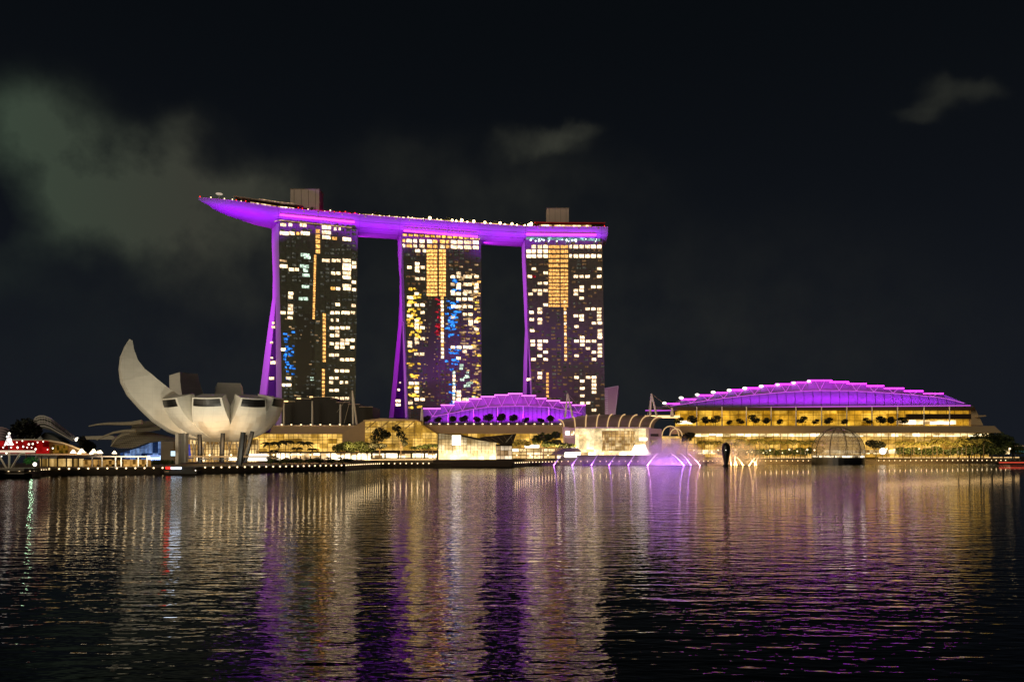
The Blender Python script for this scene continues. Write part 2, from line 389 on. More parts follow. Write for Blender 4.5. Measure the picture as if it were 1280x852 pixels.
nearp = [Vector((X(r[0], (r[1] - H) * F / (HY - r[2])), (r[1] - H) * F / (HY - r[2]), r[1])) for r in RIM]
deck_root = thing('sky_deck', (nearp[9].x, nearp[9].y + 19, 190), 'long boat-shaped purple-lit roof deck lying across the three towers', 'roof deck')
rows = []; toprow = []; farr = []
for i, (p, r) in enumerate(zip(nearp, RIM)):
    q = nearp[min(i + 1, len(nearp) - 1)] - nearp[max(i - 1, 0)]; q.z = 0; q.normalize()
    back = Vector((-q.y, q.x, 0))
    if i < 3: back = Vector((0.35, 0.93, 0)).normalized()
    hw, dp = r[3], r[4]; row = []
    row.append(p + Vector((0, 0, 0.0)))
    for k in range(0, 13):
        a = math.pi * k / 12
        row.append(p + back * (hw - hw * math.cos(a)) - Vector((0, 0, min(1.6, dp * .4) + (dp - min(1.6, dp * .4)) * math.sin(a) ** 0.75)))
    row.append(p + back * (2 * hw)); rows.append(row)
    toprow.append([p, p + back * (2 * hw)])
hullm = MB(); hullm.grid(rows); hullm.quad(*reversed(rows[-1])); hullm.quad(*rows[0])
hull = hullm.build('hull', M['hull'], deck_root, smooth=True)
for k in (2, 4, 6): MB().path([r_[k] - Vector((0, 0, .05)) for r_ in rows[8:]], .10, 4).build('hull_seam', M['dark'], deck_root)
for i_ in range(8, len(rows) - 1, 1): MB().path([p_ - Vector((0, 0, .06)) for p_ in rows[i_][:9]], .09, 4).build('hull_rib', M['dark'], deck_root)
dk = MB(); dk.grid([[a - Vector((0, 0, .02)), b - Vector((0, 0, .02))] for a, b in toprow]); dk.build('deck', M['pave'], deck_root)
par = MB(); par.path([a + Vector((0, 0.3, 0.5)) for a, b in toprow], 0.35, 6); par.build('parapet', M['panel'], deck_root)
def rimpt(px, dz=0, back=0):
    z = interp([(r[0], r[1]) for r in RIM], px); D = rimD(px)
    return Vector((X(px, D), D + back, z + dz))
# bright cove lines in the hull over each tower
coves = []
for (a, b, ya, yb) in ((350, 443, 268.5, 277.5), (505, 597, 288.3, 295.8), (658, 745, 292.6, 293.6)):
    m = MB(); P = []
    for k in range(9):
        px = lerp(a, b, k / 8); y = lerp(ya, yb, k / 8); D = rimD(px) - 0.1
        P.append(W(px, y, D))
    m.path(P, 0.55, 6); coves.append(m.build('cove_light', E['magenta'], deck_root))
# rooftop buildings and their lamps
def lowbuild(name, px0, px1, h0, h1, back, depth, m, label=None, n=10):
    b = MB(); rows = []
    for k in range(n + 1):
        p = rimpt(lerp(px0, px1, k / n), 0, back)
        rows.append([p + Vector((0, 0, h0)), p + Vector((0, 0, h1)), p + Vector((0, depth, h1)), p + Vector((0, depth, h0))])
    b.grid(rows, True); b.quad(*rows[0]); b.quad(*reversed(rows[-1])); return b.build(name, m, deck_root, label=label)
lowbuild('restaurant_wall', 300, 372, 0.0, 3.6, 4, 12, M['brown'])
lowbuild('restaurant_roof', 290, 376, 4.6, 5.3, 3, 16, M['panel'])
lowbuild('terrace_window', 311, 366, 0.8, 2.4, 3.6, 0.3, interior('terrace_windows', (1, .5, .1), (1, .8, .5), 2.2, (1.6, 9, 9), 0, 200, 1, 1, dark=0.0, sample=False))
lowbuild('roof_light_line', 322, 366, 5.4, 5.8, 3.4, 0.4, E['dim'])
lowbuild('club_wall', 672, 756, 0.0, 3.4, 4, 12, M['brown'])
lowbuild('club_roof', 668, 757, 4.4, 5.2, 3, 16, M['redcloth'])
lowbuild('club_window', 674, 740, 1.2, 3.0, 3.6, 0.3, interior('club_windows', (1, .5, .15), (1, .75, .4), 2.6, (2.2, 9, 9), 0, 200, 1, 1, dark=0.0, sample=False))
lowbuild('pool_terrace', 448, 562, 0.2, 1.6, 3, 10, M['brown'])
lowbuild('pool_light_line', 448, 566, 1.7, 2.1, 3, 0.5, interior('pool_light_beads', (1, .5, .15), (1, .75, .4), 2.8, (2.0, 90, 90), 0, 200, 1, 1, dark=0.0, sample=False))
lowbuild('garden_light_line', 566, 668, 1.2, 1.9, 2.6, 0.5, interior('garden_light_beads', (1, .42, .08), (1, .62, .22), 2.4, (1.7, 90, 90), 0, 200, 1, 1, dark=0.1, sample=False))
lowbuild('garden_terrace', 376, 446, 0.2, 3.2, 6, 10, interior('red_lantern_garden', (1, .01, .02), (.3, .01, .4), 1.2, (1.8, 9, 1.2), 0, 200, 1, 1, dark=0.0, sample=False))
def plantroom(px0, px1, y0, D, w, label):
    t = thing('plant_room', (X(px0, D), D, 194), label, 'plant room')
    MB().box(X(px0, D), X(px1, D), D, D + w, 194, Z(y0, D)).build('wall', M['panel'], t)
    MB().box(X(px0, D) - .4, X(px1, D) + .4, D - .4, D + w + .4, Z(y0, D), Z(y0, D) + .5).build('roof', M['concrete'], t)
    r = MB()
    for k in range(4): x = lerp(X(px0, D), X(px1, D), (k + .5) / 4); r.box(x - .1, x + .1, D - .15, D - .02, 195, Z(y0, D) - .5)
    r.build('seam', M['concrete'], t)
plantroom(363, 399, 236.5, 598, 13, 'beige windowless plant room box on the deck above the left tower')
plantroom(683.5, 711, 260.5, 641, 13, 'beige windowless plant room box on the deck above the right tower')
# observation disc on its stem
D = rimD(274) + 6
t = thing('viewing_disc', (X(274, D), D, 195.5), 'pale disc on a thin stem near the pointed end of the deck', 'mast')
MB().tube((X(274, D), D, 195.5), (X(274, D), D, Z(243.2, D)), .25).build('stem', M['steel'], t)
MB().sphere((X(274, D), D, Z(242.4, D)), 2.6, 14, 6, (1, 1, .22)).build('disc', E['dim'] if False else emat('lit_disc', (1, .8, .6), 0.5), t)
# deck lamps
def deck_lamp(r, e, label, group):
    t = thing('deck_lamp', (0, 0, 0), label, 'lamp', group)
    MB().tube((0, 0, 0), (0, 0, 1.6), .07, .07, 4).build('post', M['dark'], t)
    MB().sphere((0, 0, 1.6 + r), r, 8, 6).build('globe', e, t); return t
pa = deck_lamp(1.15, E['lampbig'], 'big glaring warm globe lamp along the roof deck between the middle and right towers', 'big globe lamps on the deck')
pb = deck_lamp(0.45, E['lamp'], 'small warm globe lamp on the roof deck parapet', 'small lamps along the deck')
pr = deck_lamp(0.42, E['red_l'], 'small red lamp on the dining end of the roof deck', 'red lamps on the deck')
def scatter(proto, pxs, back, dz=0):
    for i, px in enumerate(pxs):
        p = rimpt(px, dz, back)
        if i == 0: proto.location = p
        else: put(proto, p, s=random.uniform(.55, 1.25))
scatter(pa, [537, 565, 570, 577, 584, 592, 606, 613, 625, 631, 640, 646, 656, 661, 664], 2.2)
scatter(pb, [262, 279, 289, 300, 384, 392] + [450 + 7.3 * k + random.uniform(-2, 2) for k in range(15)] + [405, 412, 419, 679, 700, 745], 2.4)
scatter(pr, [248.6, 294, 299, 306, 372, 377, 431, 437, 443, 424, 756, 417], 2.0)
dp = thing('roof_shrub', (0, 0, 0), 'small dark shrub among the lamps of the roof deck garden', 'shrub', 'shrubs on the roof deck')
b_ = MB()
for k in range(90):
    v_ = Vector((random.gauss(0, 1), random.gauss(0, .8), random.gauss(0, .7))); p_ = v_ + Vector((0, 0, 2.3)); a_ = Vector((random.uniform(-1, 1), random.uniform(-1, 1), random.uniform(-1, 1))).normalized() * .45; c_ = a_.orthogonal().normalized() * .25
    b_.quad(p_ - a_, p_ + c_, p_ + a_, p_ - c_)
b_.build('crown', M['leaf'], dp); MB().tube((0, 0, 0), (0, 0, 2.2), .12, n=5).build('trunk', M['bark'], dp)
for i, px in enumerate((380, 388, 455, 469, 472, 484, 497, 509, 523, 534, 546, 558, 574, 588, 600, 618, 636, 651, 666)):
    if i == 0: dp.location = rimpt(px, 0, 4); dp.scale = (1, 1, 1)
    else: put(dp, rimpt(px, 0, random.uniform(3, 6)), random.uniform(.7, 1.3) if px != 469 else 1.7, random.uniform(0, 6))
# round studs lamps along the hull side
hl = []
m0 = thing('hull_stud_lamp', rimpt(380, -0.8, -.2), 'tiny warm stud lamp set in the side of the roof deck rim', 'lamp', 'stud lamps along the rim')
MB().sphere(m0.location, .4, 8, 5, (1.5, .6, .6)).build('lens', E['dim'], m0)
for px in (398, 412, 428, 457, 476, 495, 512, 530, 674, 691, 706, 723, 735, 748): put(m0, rimpt(px, -0.8, -.25))

# ------------------------------------------------------------------ hotel towers
class Tower: pass
def tower(idx, top, bot, D0, D1, gl, sp, label, floor, ycut):
    T = Tower(); T.D0, T.D1 = D0, D1
    def P(u, z, out=0.0):
        """u 0..1 across the facade, z height, out metres in front"""
        tt = (184 - z) / 184.0
        D = lerp(D0, D1, u) - 5 * tt
        pxl = lerp(top[0], bot[0], tt * 1.0); pxr = lerp(top[1], bot[1], tt)
        a = Vector((X(pxl, D0 - 5 * tt), D0 - 5 * tt, z)); b = Vector((X(pxr, D1 - 5 * tt), D1 - 5 * tt, z))
        q = a.lerp(b, u); n = Vector((b.y - a.y, -(b.x - a.x), 0)).normalized()
        return q + n * out
    T.P = P
    c = P(.5, 2.4); T.root = thing('hotel_tower', (c.x, c.y + 12, DECK), label, 'tower')
    # body: glass slab of the front wing
    body = MB(); rows = []
    for k in range(13):
        z = lerp(DECK, 184, k / 12)
        a, b = P(0, z), P(1, z); n = Vector((b.y - a.y, -(b.x - a.x), 0)).normalized()
        rows.append([a, b, b - n * 13, a - n * 13])
    body.grid(rows, True); body.quad(*rows[-1]); body.build('curtain_wall', gl, T.root)
    # floor edges and vertical piers
    grid = MB(); nb = 28
    zs = []; z = 184 - floor * 0.6
    while z > 6: zs.append(z); z -= floor
    T.zs = zs
    for z in zs:
        a, b = P(0, z, .12), P(1, z, .12)
        grid.prism([a, b, b + Vector((0, 0, .42)), a + Vector((0, 0, .42))], (P(0, z, -.1) - a))
    grid.build('floor_edge', sp, T.root)
    fin = MB()
    for k in range(nb + 1):
        u = k / nb; wd = .0022 if k % 2 else .0040
        prow = []
        for j in range(7):
            z = lerp(5, 183.5, j / 6); prow.append([P(max(0, u - wd), z, .28), P(min(1, u + wd), z, .28)])
        fin.grid(prow)
    fin.build('fin', sp, T.root)
    T.wins = []
    return T
def px2(T, px, py):
    """pixel on the facade -> u, z (iterated: the facade is a plane in the world)"""
    u, z = .5, 100.0
    for _ in range(8):
        q = T.P(u, z); D = q.y
        z = Z(py, D)
        a, b = T.P(0, z), T.P(1, z); pa = 640 + a.x * F / a.y; pb = 640 + b.x * F / b.y
        s = (px - pa) / (pb - pa); u = max(0, min(1, s * a.y / (s * a.y + (1 - s) * b.y) if True else s))
    return u, z
def win(T, px, py, w=6.0, h=3.0, e='win'):
    T.wins.append((px, py, w, h, e))
def finish(T):
    ws = sorted(T.wins, key=lambda q: -q[2] * q[3])
    rest = {}
    for i, (px, py, w, h, e) in enumerate(ws):
        m = MB() if i < 100 else rest.setdefault('x', MB())
        u0, z0 = px2(T, px - w / 2, py + h / 2); u1, z1 = px2(T, px + w / 2, py - h / 2)
        # snap to the floor
        a, b = T.P(u0, z0, .36), T.P(u1, z0, .36); c, d = T.P(u1, z1, .36), T.P(u0, z1, .36)
        bk = T.P(u0, z0, .05) - a
        m.prism([a, b, c, d], bk)
        if i < 100: m.build('window', E[e], T.root)
    return rest
def finish_all(T):
    by = {}
    ws = sorted(T.wins, key=lambda q: -q[2] * q[3])
    big, small = ws[:100], ws[100:]
    T.wins = big; finish(T)
    for q in small: by.setdefault(q[4], []).append(q)
    # the rest: one part with several glowing materials, painted reflection patches included
    if small:
        m = MB(); mats = sorted(by); idx = []
        for mi, k in enumerate(mats):
            for (px, py, w, h, e) in by[k]:
                u0, z0 = px2(T, px - w / 2, py + h / 2); u1, z1 = px2(T, px + w / 2, py - h / 2)
                a, b = T.P(u0, z0, .36), T.P(u1, z0, .36); c, d = T.P(u1, z1, .36), T.P(u0, z1, .36)
                m.prism([a, b, c, d], T.P(u0, z0, .05) - a); idx += [mi] * 6
        o = m.build('window', E[mats[0]], T.root, kind='stuff')
        for k in mats[1:]: o.data.materials.append(E[k])
        o.data.polygons.foreach_set('material_index', idx)
FL = 2.95
# end blades: purple concrete fins of the splayed legs, given as edge lines (px, py, D)
def blade(T, left, right, name='end_blade', th=1.6, m=None):
    b = MB(); n = Vector((0.8, 0.35, 0)).normalized() * th; rows = []
    for (l, r) in zip(left, right):
        A, B = W(*l), W(*r); rows.append([A, B, B + n, A + n])
    b.grid(rows, True); b.quad(*rows[0]); b.quad(*reversed(rows[-1])); return b.build(name, m or M['blade'], T.root)
def backslab(T, edge, gl):
    """rear wing: runs behind the front wing, leaning away towards its foot"""
    b = MB(); rows = []
    for (px, py, D, Dn) in edge:
        A = W(px, py, D); s = T.P(1, max(3, A.z)) - T.P(0, max(3, A.z)); s.z = 0
        n = Vector((s.y, -s.x, 0)).normalized()
        A2 = A + s.normalized() * 1.7
        rows.append([A2, A2 + s * .97, A2 + s * .97 - n * 12, A2 - n * 12])
    b.grid(rows, True); b.quad(*rows[0]); b.build('rear_wing', gl, T.root)

T1 = tower(1, (348.3, 447.5), (354, 443), 581, 601, M['glass1'], M['spandrel1'], 'left tower of the three, dark olive glass with a pale curved lamp column', FL, 500)
T2 = tower(2, (503, 601.3), (512.5, 602), 612, 631, M['glass2'], M['spandrel2'], 'middle tower of the three, with painted blue and amber city reflections and gold top', FL, 500)
T3 = tower(3, (656.3, 753), (669, 757), 629, 634, M['glass3'], M['spandrel3'], 'right tower of the three, plum glass with two gold bands and dark centre', FL, 510)

def rowsW(T, cols, data, w=5.4, h=3.0, e='win'):
    for y, cs in data:
        for c in cs:
            ww = w
            if isinstance(c, tuple): c, ww = c
            # columns drift with the facade's left and right edges
            x0, x1, xt = cols['x0'], cols['x1'], (y - cols['y0']) / 200.0
            px = cols['c'][c] if isinstance(c, int) else c
            win(T, px, y, ww, h, e)
# --- right tower
c3 = {'c': [660.2, 667.2, 674.8, 682, 713.2, 719.8, 727, 734.3, 741.6, 749], 'x0': 656, 'x1': 753, 'y0': 300}
for y, cs in [(308.3, [1, 2, 3, 4, 5, 6, 7, 8, 9]), (314, [0, 1, 2, 3]), (320, [0, 1, 2, 3, 4, 5, 6, 7, 8, 9]), (336, [1, 9]), (341, [3]), (345.5, [0, 5, 6, 7, 9]), (354, [2, 3]),
              (358.5, [6, 8, 9]), (363, [1, 2, 3, 5, 6]), (367.5, [0, 2, 5]), (372.5, [6]), (381, [3]), (386, [2, 7, 8, 9]), (390.3, [0, 2, 9]), (394.7, [5, 6, 9]), (399.2, [0, 2, 6, 9]), (403.7, [2, 8, 9]),
              (408, [5]), (413, [0, 9]), (417.5, [9]), (421.7, [6, 9]), (426.2, [0, 2, 3, 5, 6, 7, 8]), (430.8, [0, 2, 6, 9]), (435.4, [2, 7, 9]), (440, [3, 8, 9]), (444.5, [2, 5, 9]), (449, [0, 3, 8]),
              (466.3, [2]), (471.5, [2, 5, 7, 8]), (476.1, [6, 8]), (480.6, [8]), (485.2, [6, 8]), (490, [8]), (494.5, [6]), (503.4, [6, 7]), (512.3, [8])]:
    for c in cs:
        dx = 0 if y < 400 else (0.8 if c > 3 else 0.0)
        if c == 0: dx = (y - 300) * 0.045
        if c == 1 and y > 350: dx = 1
        win(T3, c3['c'][c] + dx, y, 3.2 if c == 4 else (5.8 if c in (7, 8) and y < 325 else 5.2), 3.9 if y < 325 else 3.0)
win(T3, 667, 345.5, 4.6, 3, 'red')
for k in range(16):
    y = 308.5 + (5.9 * k if k < 5 else 29.5 + 4.41 * (k - 5)); h = 3.6 if k < 5 else 2.8
    for q in range(3): win(T3, 688 + q * 4.6, y, 4.0, h, 'gold')
    for q in range(2): win(T3, 703 + q * 4.8, y, 4.2, h, 'gold')
for k in range(17): win(T3, 706.2 + k * .06, 377.5 + 4.47 * k, 2.9, 3.0, 'gold' if k % 3 else 'win')
for k in range(7): win(T3, 684.3, 467 + 4.6 * k, 2.9, 3.0, 'gold')
# --- left tower
for y, L in [(281, [(354, 7), (363, 4)]), (281.5, [(379, 8)]), (284.2, [(408, 11)]), (286, [(419, 3), (424.5, 2.5)]), (290.5, [(408, 11)]), (291.6, [(355.5, 11), (365, 6), (381.5, 11)]),
             (296.6, [(408, 10)]), (299, [(433.5, 10.5)]), (318.8, [(381.5, 11)]), (321.5, [(384, 8)]), (325.6, [(407.5, 9.5), (417.2, 5), (423.3, 5), (433.5, 10)]), (328.6, [(442.6, 5)]),
             (331.5, [(433.5, 10.5)]), (333.4, [(442.6, 5)]), (332.7, [(354.6, 9.5), (380.5, 11)]), (336, [(433.5, 10.5)]), (336.8, [(364.5, 6.5), (371.3, 4)]), (338, [(382, 6)]), (341.5, [(416.5, 5), (423, 5), (433.5, 10)]),
             (344, [(382.5, 9)]), (346.8, [(433.5, 10)]), (352.6, [(442.3, 5)]), (357.2, [(433.5, 10.5)]), (358.3, [(382, 9)]), (360.8, [(422.5, 5), (433.5, 9)]), (362, [(442.4, 5)]), (366.5, [(363.5, 6)]), (371.4, [(363, 5.5)]),
             (373.3, [(376, 5), (382, 6)]), (380.5, [(422, 5.4)]), (381.8, [(363.3, 6), (442, 5)]), (386.2, [(363, 6)]), (390.8, [(353.6, 7), (363, 6.6), (415.2, 5), (421.8, 5), (431.8, 10), (441, 5.4)]), (397, [(362.5, 6)]),
             (400, [(415, 2.5), (421.6, 3)]), (409.8, [(415, 5.5), (421.6, 5), (428, 5), (434.6, 5)]), (414.5, [(421.6, 4.6)]), (419.2, [(415, 5), (421.4, 5)]), (425, [(428, 5), (434.4, 5), (440.8, 5)]),
             (429.4, [(414.6, 5), (421.4, 5), (427.8, 5), (434, 5)]), (434, [(421, 4.8), (427.8, 5), (440.6, 5)]), (436.6, [(354, 6)]), (443.5, [(414.5, 6), (421, 5)]), (449.4, [(427.6, 5), (434, 5), (440.4, 5)]),
             (463.4, [(421, 5), (427.6, 5), (433.8, 5)]), (472.4, [(414.4, 5), (420.8, 4.6), (360.5, 6)]), (477.8, [(414, 5), (427, 4), (433.2, 3.5)]), (481, [(355, 5), (361, 6)]), (487.6, [(414.2, 5), (420.8, 5)]), (497.7, [(414, 6), (421, 5), (427.5, 5), (433.6, 5)])]:
    for (px, w) in L: win(T1, px, y, w, 3.1, 'pale' if 376 <= px <= 385 and y > 315 else 'win')
win(T1, 372.2, 291.8, 4, 3, 'gold'); win(T1, 418, 298, 6, 3, 'gold'); win(T1, 416, 360.5, 5, 3, 'gold'); win(T1, 354, 326, 9, 1.6, 'dim')
for k in range(5): win(T1, 397.3, 289 + 6.3 * k, 5.2, 4.2, 'gold')
for k in range(26): win(T1, 394 - k * .08, 320 + 3.1 * k, 2.6, 2.3, 'gold')
for k in range(13): win(T1, 405.3, 393.5 + 4.75 * k, 3.6, 3.2, 'gold')
for k in range(8): win(T1, 404.2, 463 + 4.75 * k, 3.4, 3.2, 'gold')
for k in range(30):
    y = 441 + random.gauss(0, 16); win(T1, random.uniform(355, 367), max(400, min(494, y)), random.uniform(2, 5), random.uniform(1.5, 2.8), 'blue')  # blue reflection patches painted as glowing panes
for k in range(24): win(T1, random.uniform(355, 400), random.uniform(395, 496), random.uniform(1.5, 5), 1.2, random.choice(['dim', 'pale', 'blue']) if k % 4 == 0 else 'dim')
# --- middle tower
for k in range(13):
    y = 313.6 + 4.55 * k
    for q in range(3): win(T2, 535.4 + q * 4.5, y, 3.9, 3.0, 'gold')
    for q in range(2): win(T2, 550.8 + q * 4.4, y, 3.8, 3.0, 'gold')
for y in (302, 308.2):
    for px, w in ((504.8, 3), (511.6, 6.4), (519, 4), (527.5, 6), (537, 6), (544, 5), (553, 6), (559.5, 4), (567, 7), (575, 6), (584.5, 9), (594.5, 7)): win(T2, px, y + (px - 550) * .025, w, 3.4, 'win' if px > 560 or random.random() < .5 else 'gold')
for px in range(506, 598, 7): win(T2, px, 295.8 + (px - 550) * .05, 5, 2.0, 'gold2' if px % 2 else 'gold')
for y, L in [(313.5, [(522, 6), (530.5, 4)]), (329.7, [521.4]), (334.2, [511.8, 521.4, 528.3]), (338.4, [521.4]), (348.5, [521.4, 528.3]), (341.4, [573.2]), (345.8, [566, 573.5, (584.5, 10), 595.6]), (355.4, [566, 573.5, (584.5, 10), 595.4]), (359.6, [573.2, 595.4]),
             (364.6, [566, (584.5, 10), 595]), (367.2, [521, 566.5, 573.3, 581.2]), (371.8, [(513, 8)]), (373.8, [573.3, 581, 588]), (381.1, [511.5, 521, 528]), (383.2, [(568, 8), 574, 580.8, 588]), (390.6, [528]), (392.7, [581, 588]), (394.9, [(512.3, 7)]), (396.5, [566]),
             (401.8, [588.3, 595.4]), (400.5, [521]), (405.2, [521, 588.2]), (409.5, [521, 528]), (411.2, [595.3]), (423.2, [(520.5, 5), (528.2, 5.5)]), (427.9, [512.4, 521.2]), (432.4, [512.2]), (442.3, [520.6, 527.6]), (433.8, [566.2, 573.8, (585, 12)]), (439, [580.8]), (447.6, [573]),
             (478.8, [514, 521]), (484.8, [521]), (489.4, [521, 573.4]), (494, [573.4]), (499, [521, 528, 573.3, (582, 8)]), (503.4, [513, 573.3])]:
    for c in L:
        px, w = c if isinstance(c, tuple) else (c, 5.2)
        win(T2, px, y, w, 3.1)
for k in range(16): win(T2, 552.6 + k * .03, 372.5 + 4.9 * k, 3.2, 3.2, 'gold' if k % 4 == 0 else 'win')
for k in range(9): win(T2, 567.4, 465.5 + 4.6 * k, 3.2, 3.2, 'pale' if k % 3 == 0 else 'win')
for yc in (362.5, 369, 372, 377, 388, 394, 403, 406, 414, 438, 456, 470, 485, 494, 508, 399, 420):
    for q in range(5): win(T2, random.uniform(510, 525), yc + random.uniform(-2, 2), random.uniform(2.5, 6), random.uniform(1.2, 2.6), 'gold2')  # amber reflections in the glass, painted as glowing patches
for yc, n in ((350.5, 4), (364, 6), (378, 6), (384, 5), (391, 7), (396, 6), (402, 7), (407, 7), (411, 6), (419, 5), (436, 4), (440, 5), (449, 4), (453, 4), (461, 2), (480, 2), (489, 3), (503, 3)):
    for q in range(n): win(T2, random.gauss(567, 4), yc + random.uniform(-2, 2), random.uniform(2, 5), random.uniform(1.2, 2.4), 'blue')  # blue city reflections, painted as glowing patches
for k in range(22): win(T2, random.uniform(545, 551), random.uniform(373, 428), random.uniform(2, 5), random.uniform(1, 2.2), 'red')  # red reflections painted as glow
for k in range(60): win(T2, random.uniform(591, 600), random.uniform(345, 500), random.uniform(2, 5), random.uniform(1, 2.2), random.choice(['gold2', 'dim', 'dim', 'gold']))
for k in range(60): win(T2, random.uniform(576, 598), random.uniform(325, 500), random.uniform(2, 6), random.uniform(.9, 2), 'dim')
for k in range(14): win(T2, random.gauss(585, 4), random.gauss(478, 14), random.uniform(3, 6), random.uniform(1.5, 3), 'pale')
for k in range(50): win(T2, random.uniform(506, 575), random.uniform(400, 510), random.uniform(1.2, 4), random.uniform(.8, 1.4), 'dim')
for T, x0_, x1_, y0_, y1_, pt in ((T1, 350, 446, 283, 498, 4.82), (T2, 506, 600, 300, 508, 4.55), (T3, 659, 753, 304, 508, 4.41)):
    taken = [(q[0], q[1], q[2], q[3]) for q in T.wins]; y = y0_
    while y < y1_:
        for k in range(14):
            x = x0_ + (k + .5) * (x1_ - x0_) / 14 + (y - 300) * .02
            if random.random() < .5 and not any(abs(x - q[0]) < (q[2] + 5) / 2 and abs(y - q[1]) < (q[3] + 2.6) / 2 for q in taken):
                T.wins.append((x, y, random.choice((2.4, 5, 5)), 2.2, 'faint' if T is T1 or random.random() < .5 else 'faint2'))
        y += pt
    finish_all(T)
# blank panel without windows on the right tower
def panel(T, x0, x1, y0, y1, m):
    b = MB(); c = []
    for (x, y) in ((x0, y1), (x1, y1), (x1, y0), (x0, y0)):
        u_, z_ = px2(T, x, y); c.append(T.P(u_, z_, .34))
    u_, z_ = px2(T, x0, y1); b.prism(c, T.P(u_, z_, .05) - c[0]); b.build('blank_panel', m, T.root)
M['blank'] = mat('blank_panel', (0.12, 0.125, 0.10), 0.5, 0.1, 0.2)
panel(T3, 686.5, 703.5, 378.6, 452, M['blank']); panel(T3, 689, 716, 462, 520, M['blank'])
panel(T3, 668, 755, 452.8, 462, M['blank'])
panel(T1, 369, 391, 392, 500, M['blank']); panel(T2, 532, 545, 373, 515, M['blank'])
# crowns between facade and deck
def crown(T, y0a, y0b, y1a, y1b, xa, xb, e, name):
    b = MB(); a = W(xa, y1a, T.D0 + 1); c = W(xb, y1b, T.D1 + 1); d = W(xb, y0b, T.D1 + 1); f = W(xa, y0a, T.D0 + 1)
    b.prism([a, c, d, f], (0, 3, 0)); b.build(name, e, T.root)
crown(T3, 296.5, 297.5, 303, 304, 658, 750, E['teal'], 'crown_glazing')
cl_ = MB()
for k in range(26):
    px = random.uniform(659, 748); cl_.sphere(W(px, 300 + random.uniform(-1.2, 1.5), T3.D0 + .2), random.uniform(.4, .8), 6, 4)
cl_.build('crown_lamp', emat('white_crown_lamp', (.75, 1, 1), 3), T3.root, kind='stuff')
cl_ = MB(); P_ = [W(lerp(343, 352, k / 6), 276.8 - 1.6 * math.sin(k / 6 * 1.5), T1.D0 - 1) for k in range(7)] + [W(365, 277, T1.D0), W(400, 280.2, T1.D0 + 7), W(440, 284.6, T1.D1 - 2)]
cl_.path(P_, .28, 5); cl_.build('crown_light_line', E['dim'], T1.root)
crown(T2, 293.4, 299.2, 297.8, 303.2, 505, 599, interior('amber_crown', (1, .45, .05), (.5, .2, .02), 1.0, (2.5, 90, 1.2), 0, 200, 1, 1, dark=0, sample=False), 'crown_glazing')

# blades (edge points: px, py, D)
b1 = [((340, 284, 603), (348.5, 278, 582)), ((339.6, 300, 604), (348.5, 300, 582)), ((341, 345, 606), (349.2, 345, 581)), ((340.6, 372, 610), (349.8, 372, 580))]
blade(T1, [p[0] for p in b1], [p[1] for p in b1])
blade(T1, [(340.6, 372, 610), (336.5, 400, 616), (331, 440, 624), (324, 495, 634), (318.5, 540, 640)], [(345, 372, 597), (342.6, 400, 606), (338.6, 440, 618), (332.2, 495, 630), (327, 540, 636)])
blade(T1, [(344.6, 372, 592), (344.6, 400, 591), (344.9, 440, 590), (345.2, 495, 589), (345.6, 545, 588)], [(349.8, 372, 580), (350.8, 400, 579.6), (351.8, 440, 579), (353.2, 495, 578), (354.4, 545, 577)])
b2 = [((497, 298, 632), (503.2, 293, 613)), ((497.6, 320, 633), (504, 320, 612.6)), ((499.6, 350, 635), (505.4, 350, 612)), ((499.4, 380, 638), (506.6, 380, 611)), ((498.2, 402, 641), (507.2, 402, 611))]
blade(T2, [p[0] for p in b2], [p[1] for p in b2])
blade(T2, [(498.2, 402, 641), (494.5, 440, 648), (490.6, 480, 655), (486.4, 522, 662)], [(502.6, 402, 630), (499.8, 440, 640), (496, 480, 650), (491.6, 522, 658)])
blade(T2, [(503, 402, 622), (503.9, 440, 620), (505, 480, 619), (506.4, 522, 618)], [(507.2, 402, 611), (508.8, 440, 610), (510.2, 480, 609), (511.8, 522, 608)])
b3 = [((652, 306, 648), (656.6, 301, 630)), ((652.6, 330, 648), (658.2, 330, 629.6)), ((654.4, 370, 650), (660, 370, 629)), ((656.2, 412, 654), (662.8, 412, 628))]
blade(T3, [p[0] for p in b3], [p[1] for p in b3])
blade(T3, [(656.2, 412, 654), (654.6, 450, 660), (653.6, 490, 665), (652.6, 520, 668)], [(660, 412, 645), (659, 450, 652), (658.4, 490, 658), (657.8, 520, 662)])
blade(T3, [(660, 412, 636), (661.2, 450, 634), (663, 490, 632), (664.4, 520, 631)], [(663.4, 412, 628), (665, 450, 627), (667.6, 490, 626), (669.4, 520, 625)])
backslab(T1, [(345, 284, 604, 0), (345, 372, 611, 0), (336, 440, 626, 0), (327, 520, 638, 0), (322, 568, 643, 0)], M['glass1'])
backslab(T2, [(500, 300, 634, 0), (501, 402, 642, 0), (497, 460, 653, 0), (491, 522, 663, 0), (486, 568, 668, 0)], M['glass2'])
backslab(T3, [(655, 306, 649, 0), (659, 412, 656, 0), (657, 490, 667, 0), (656, 568, 672, 0)], M['glass3'])
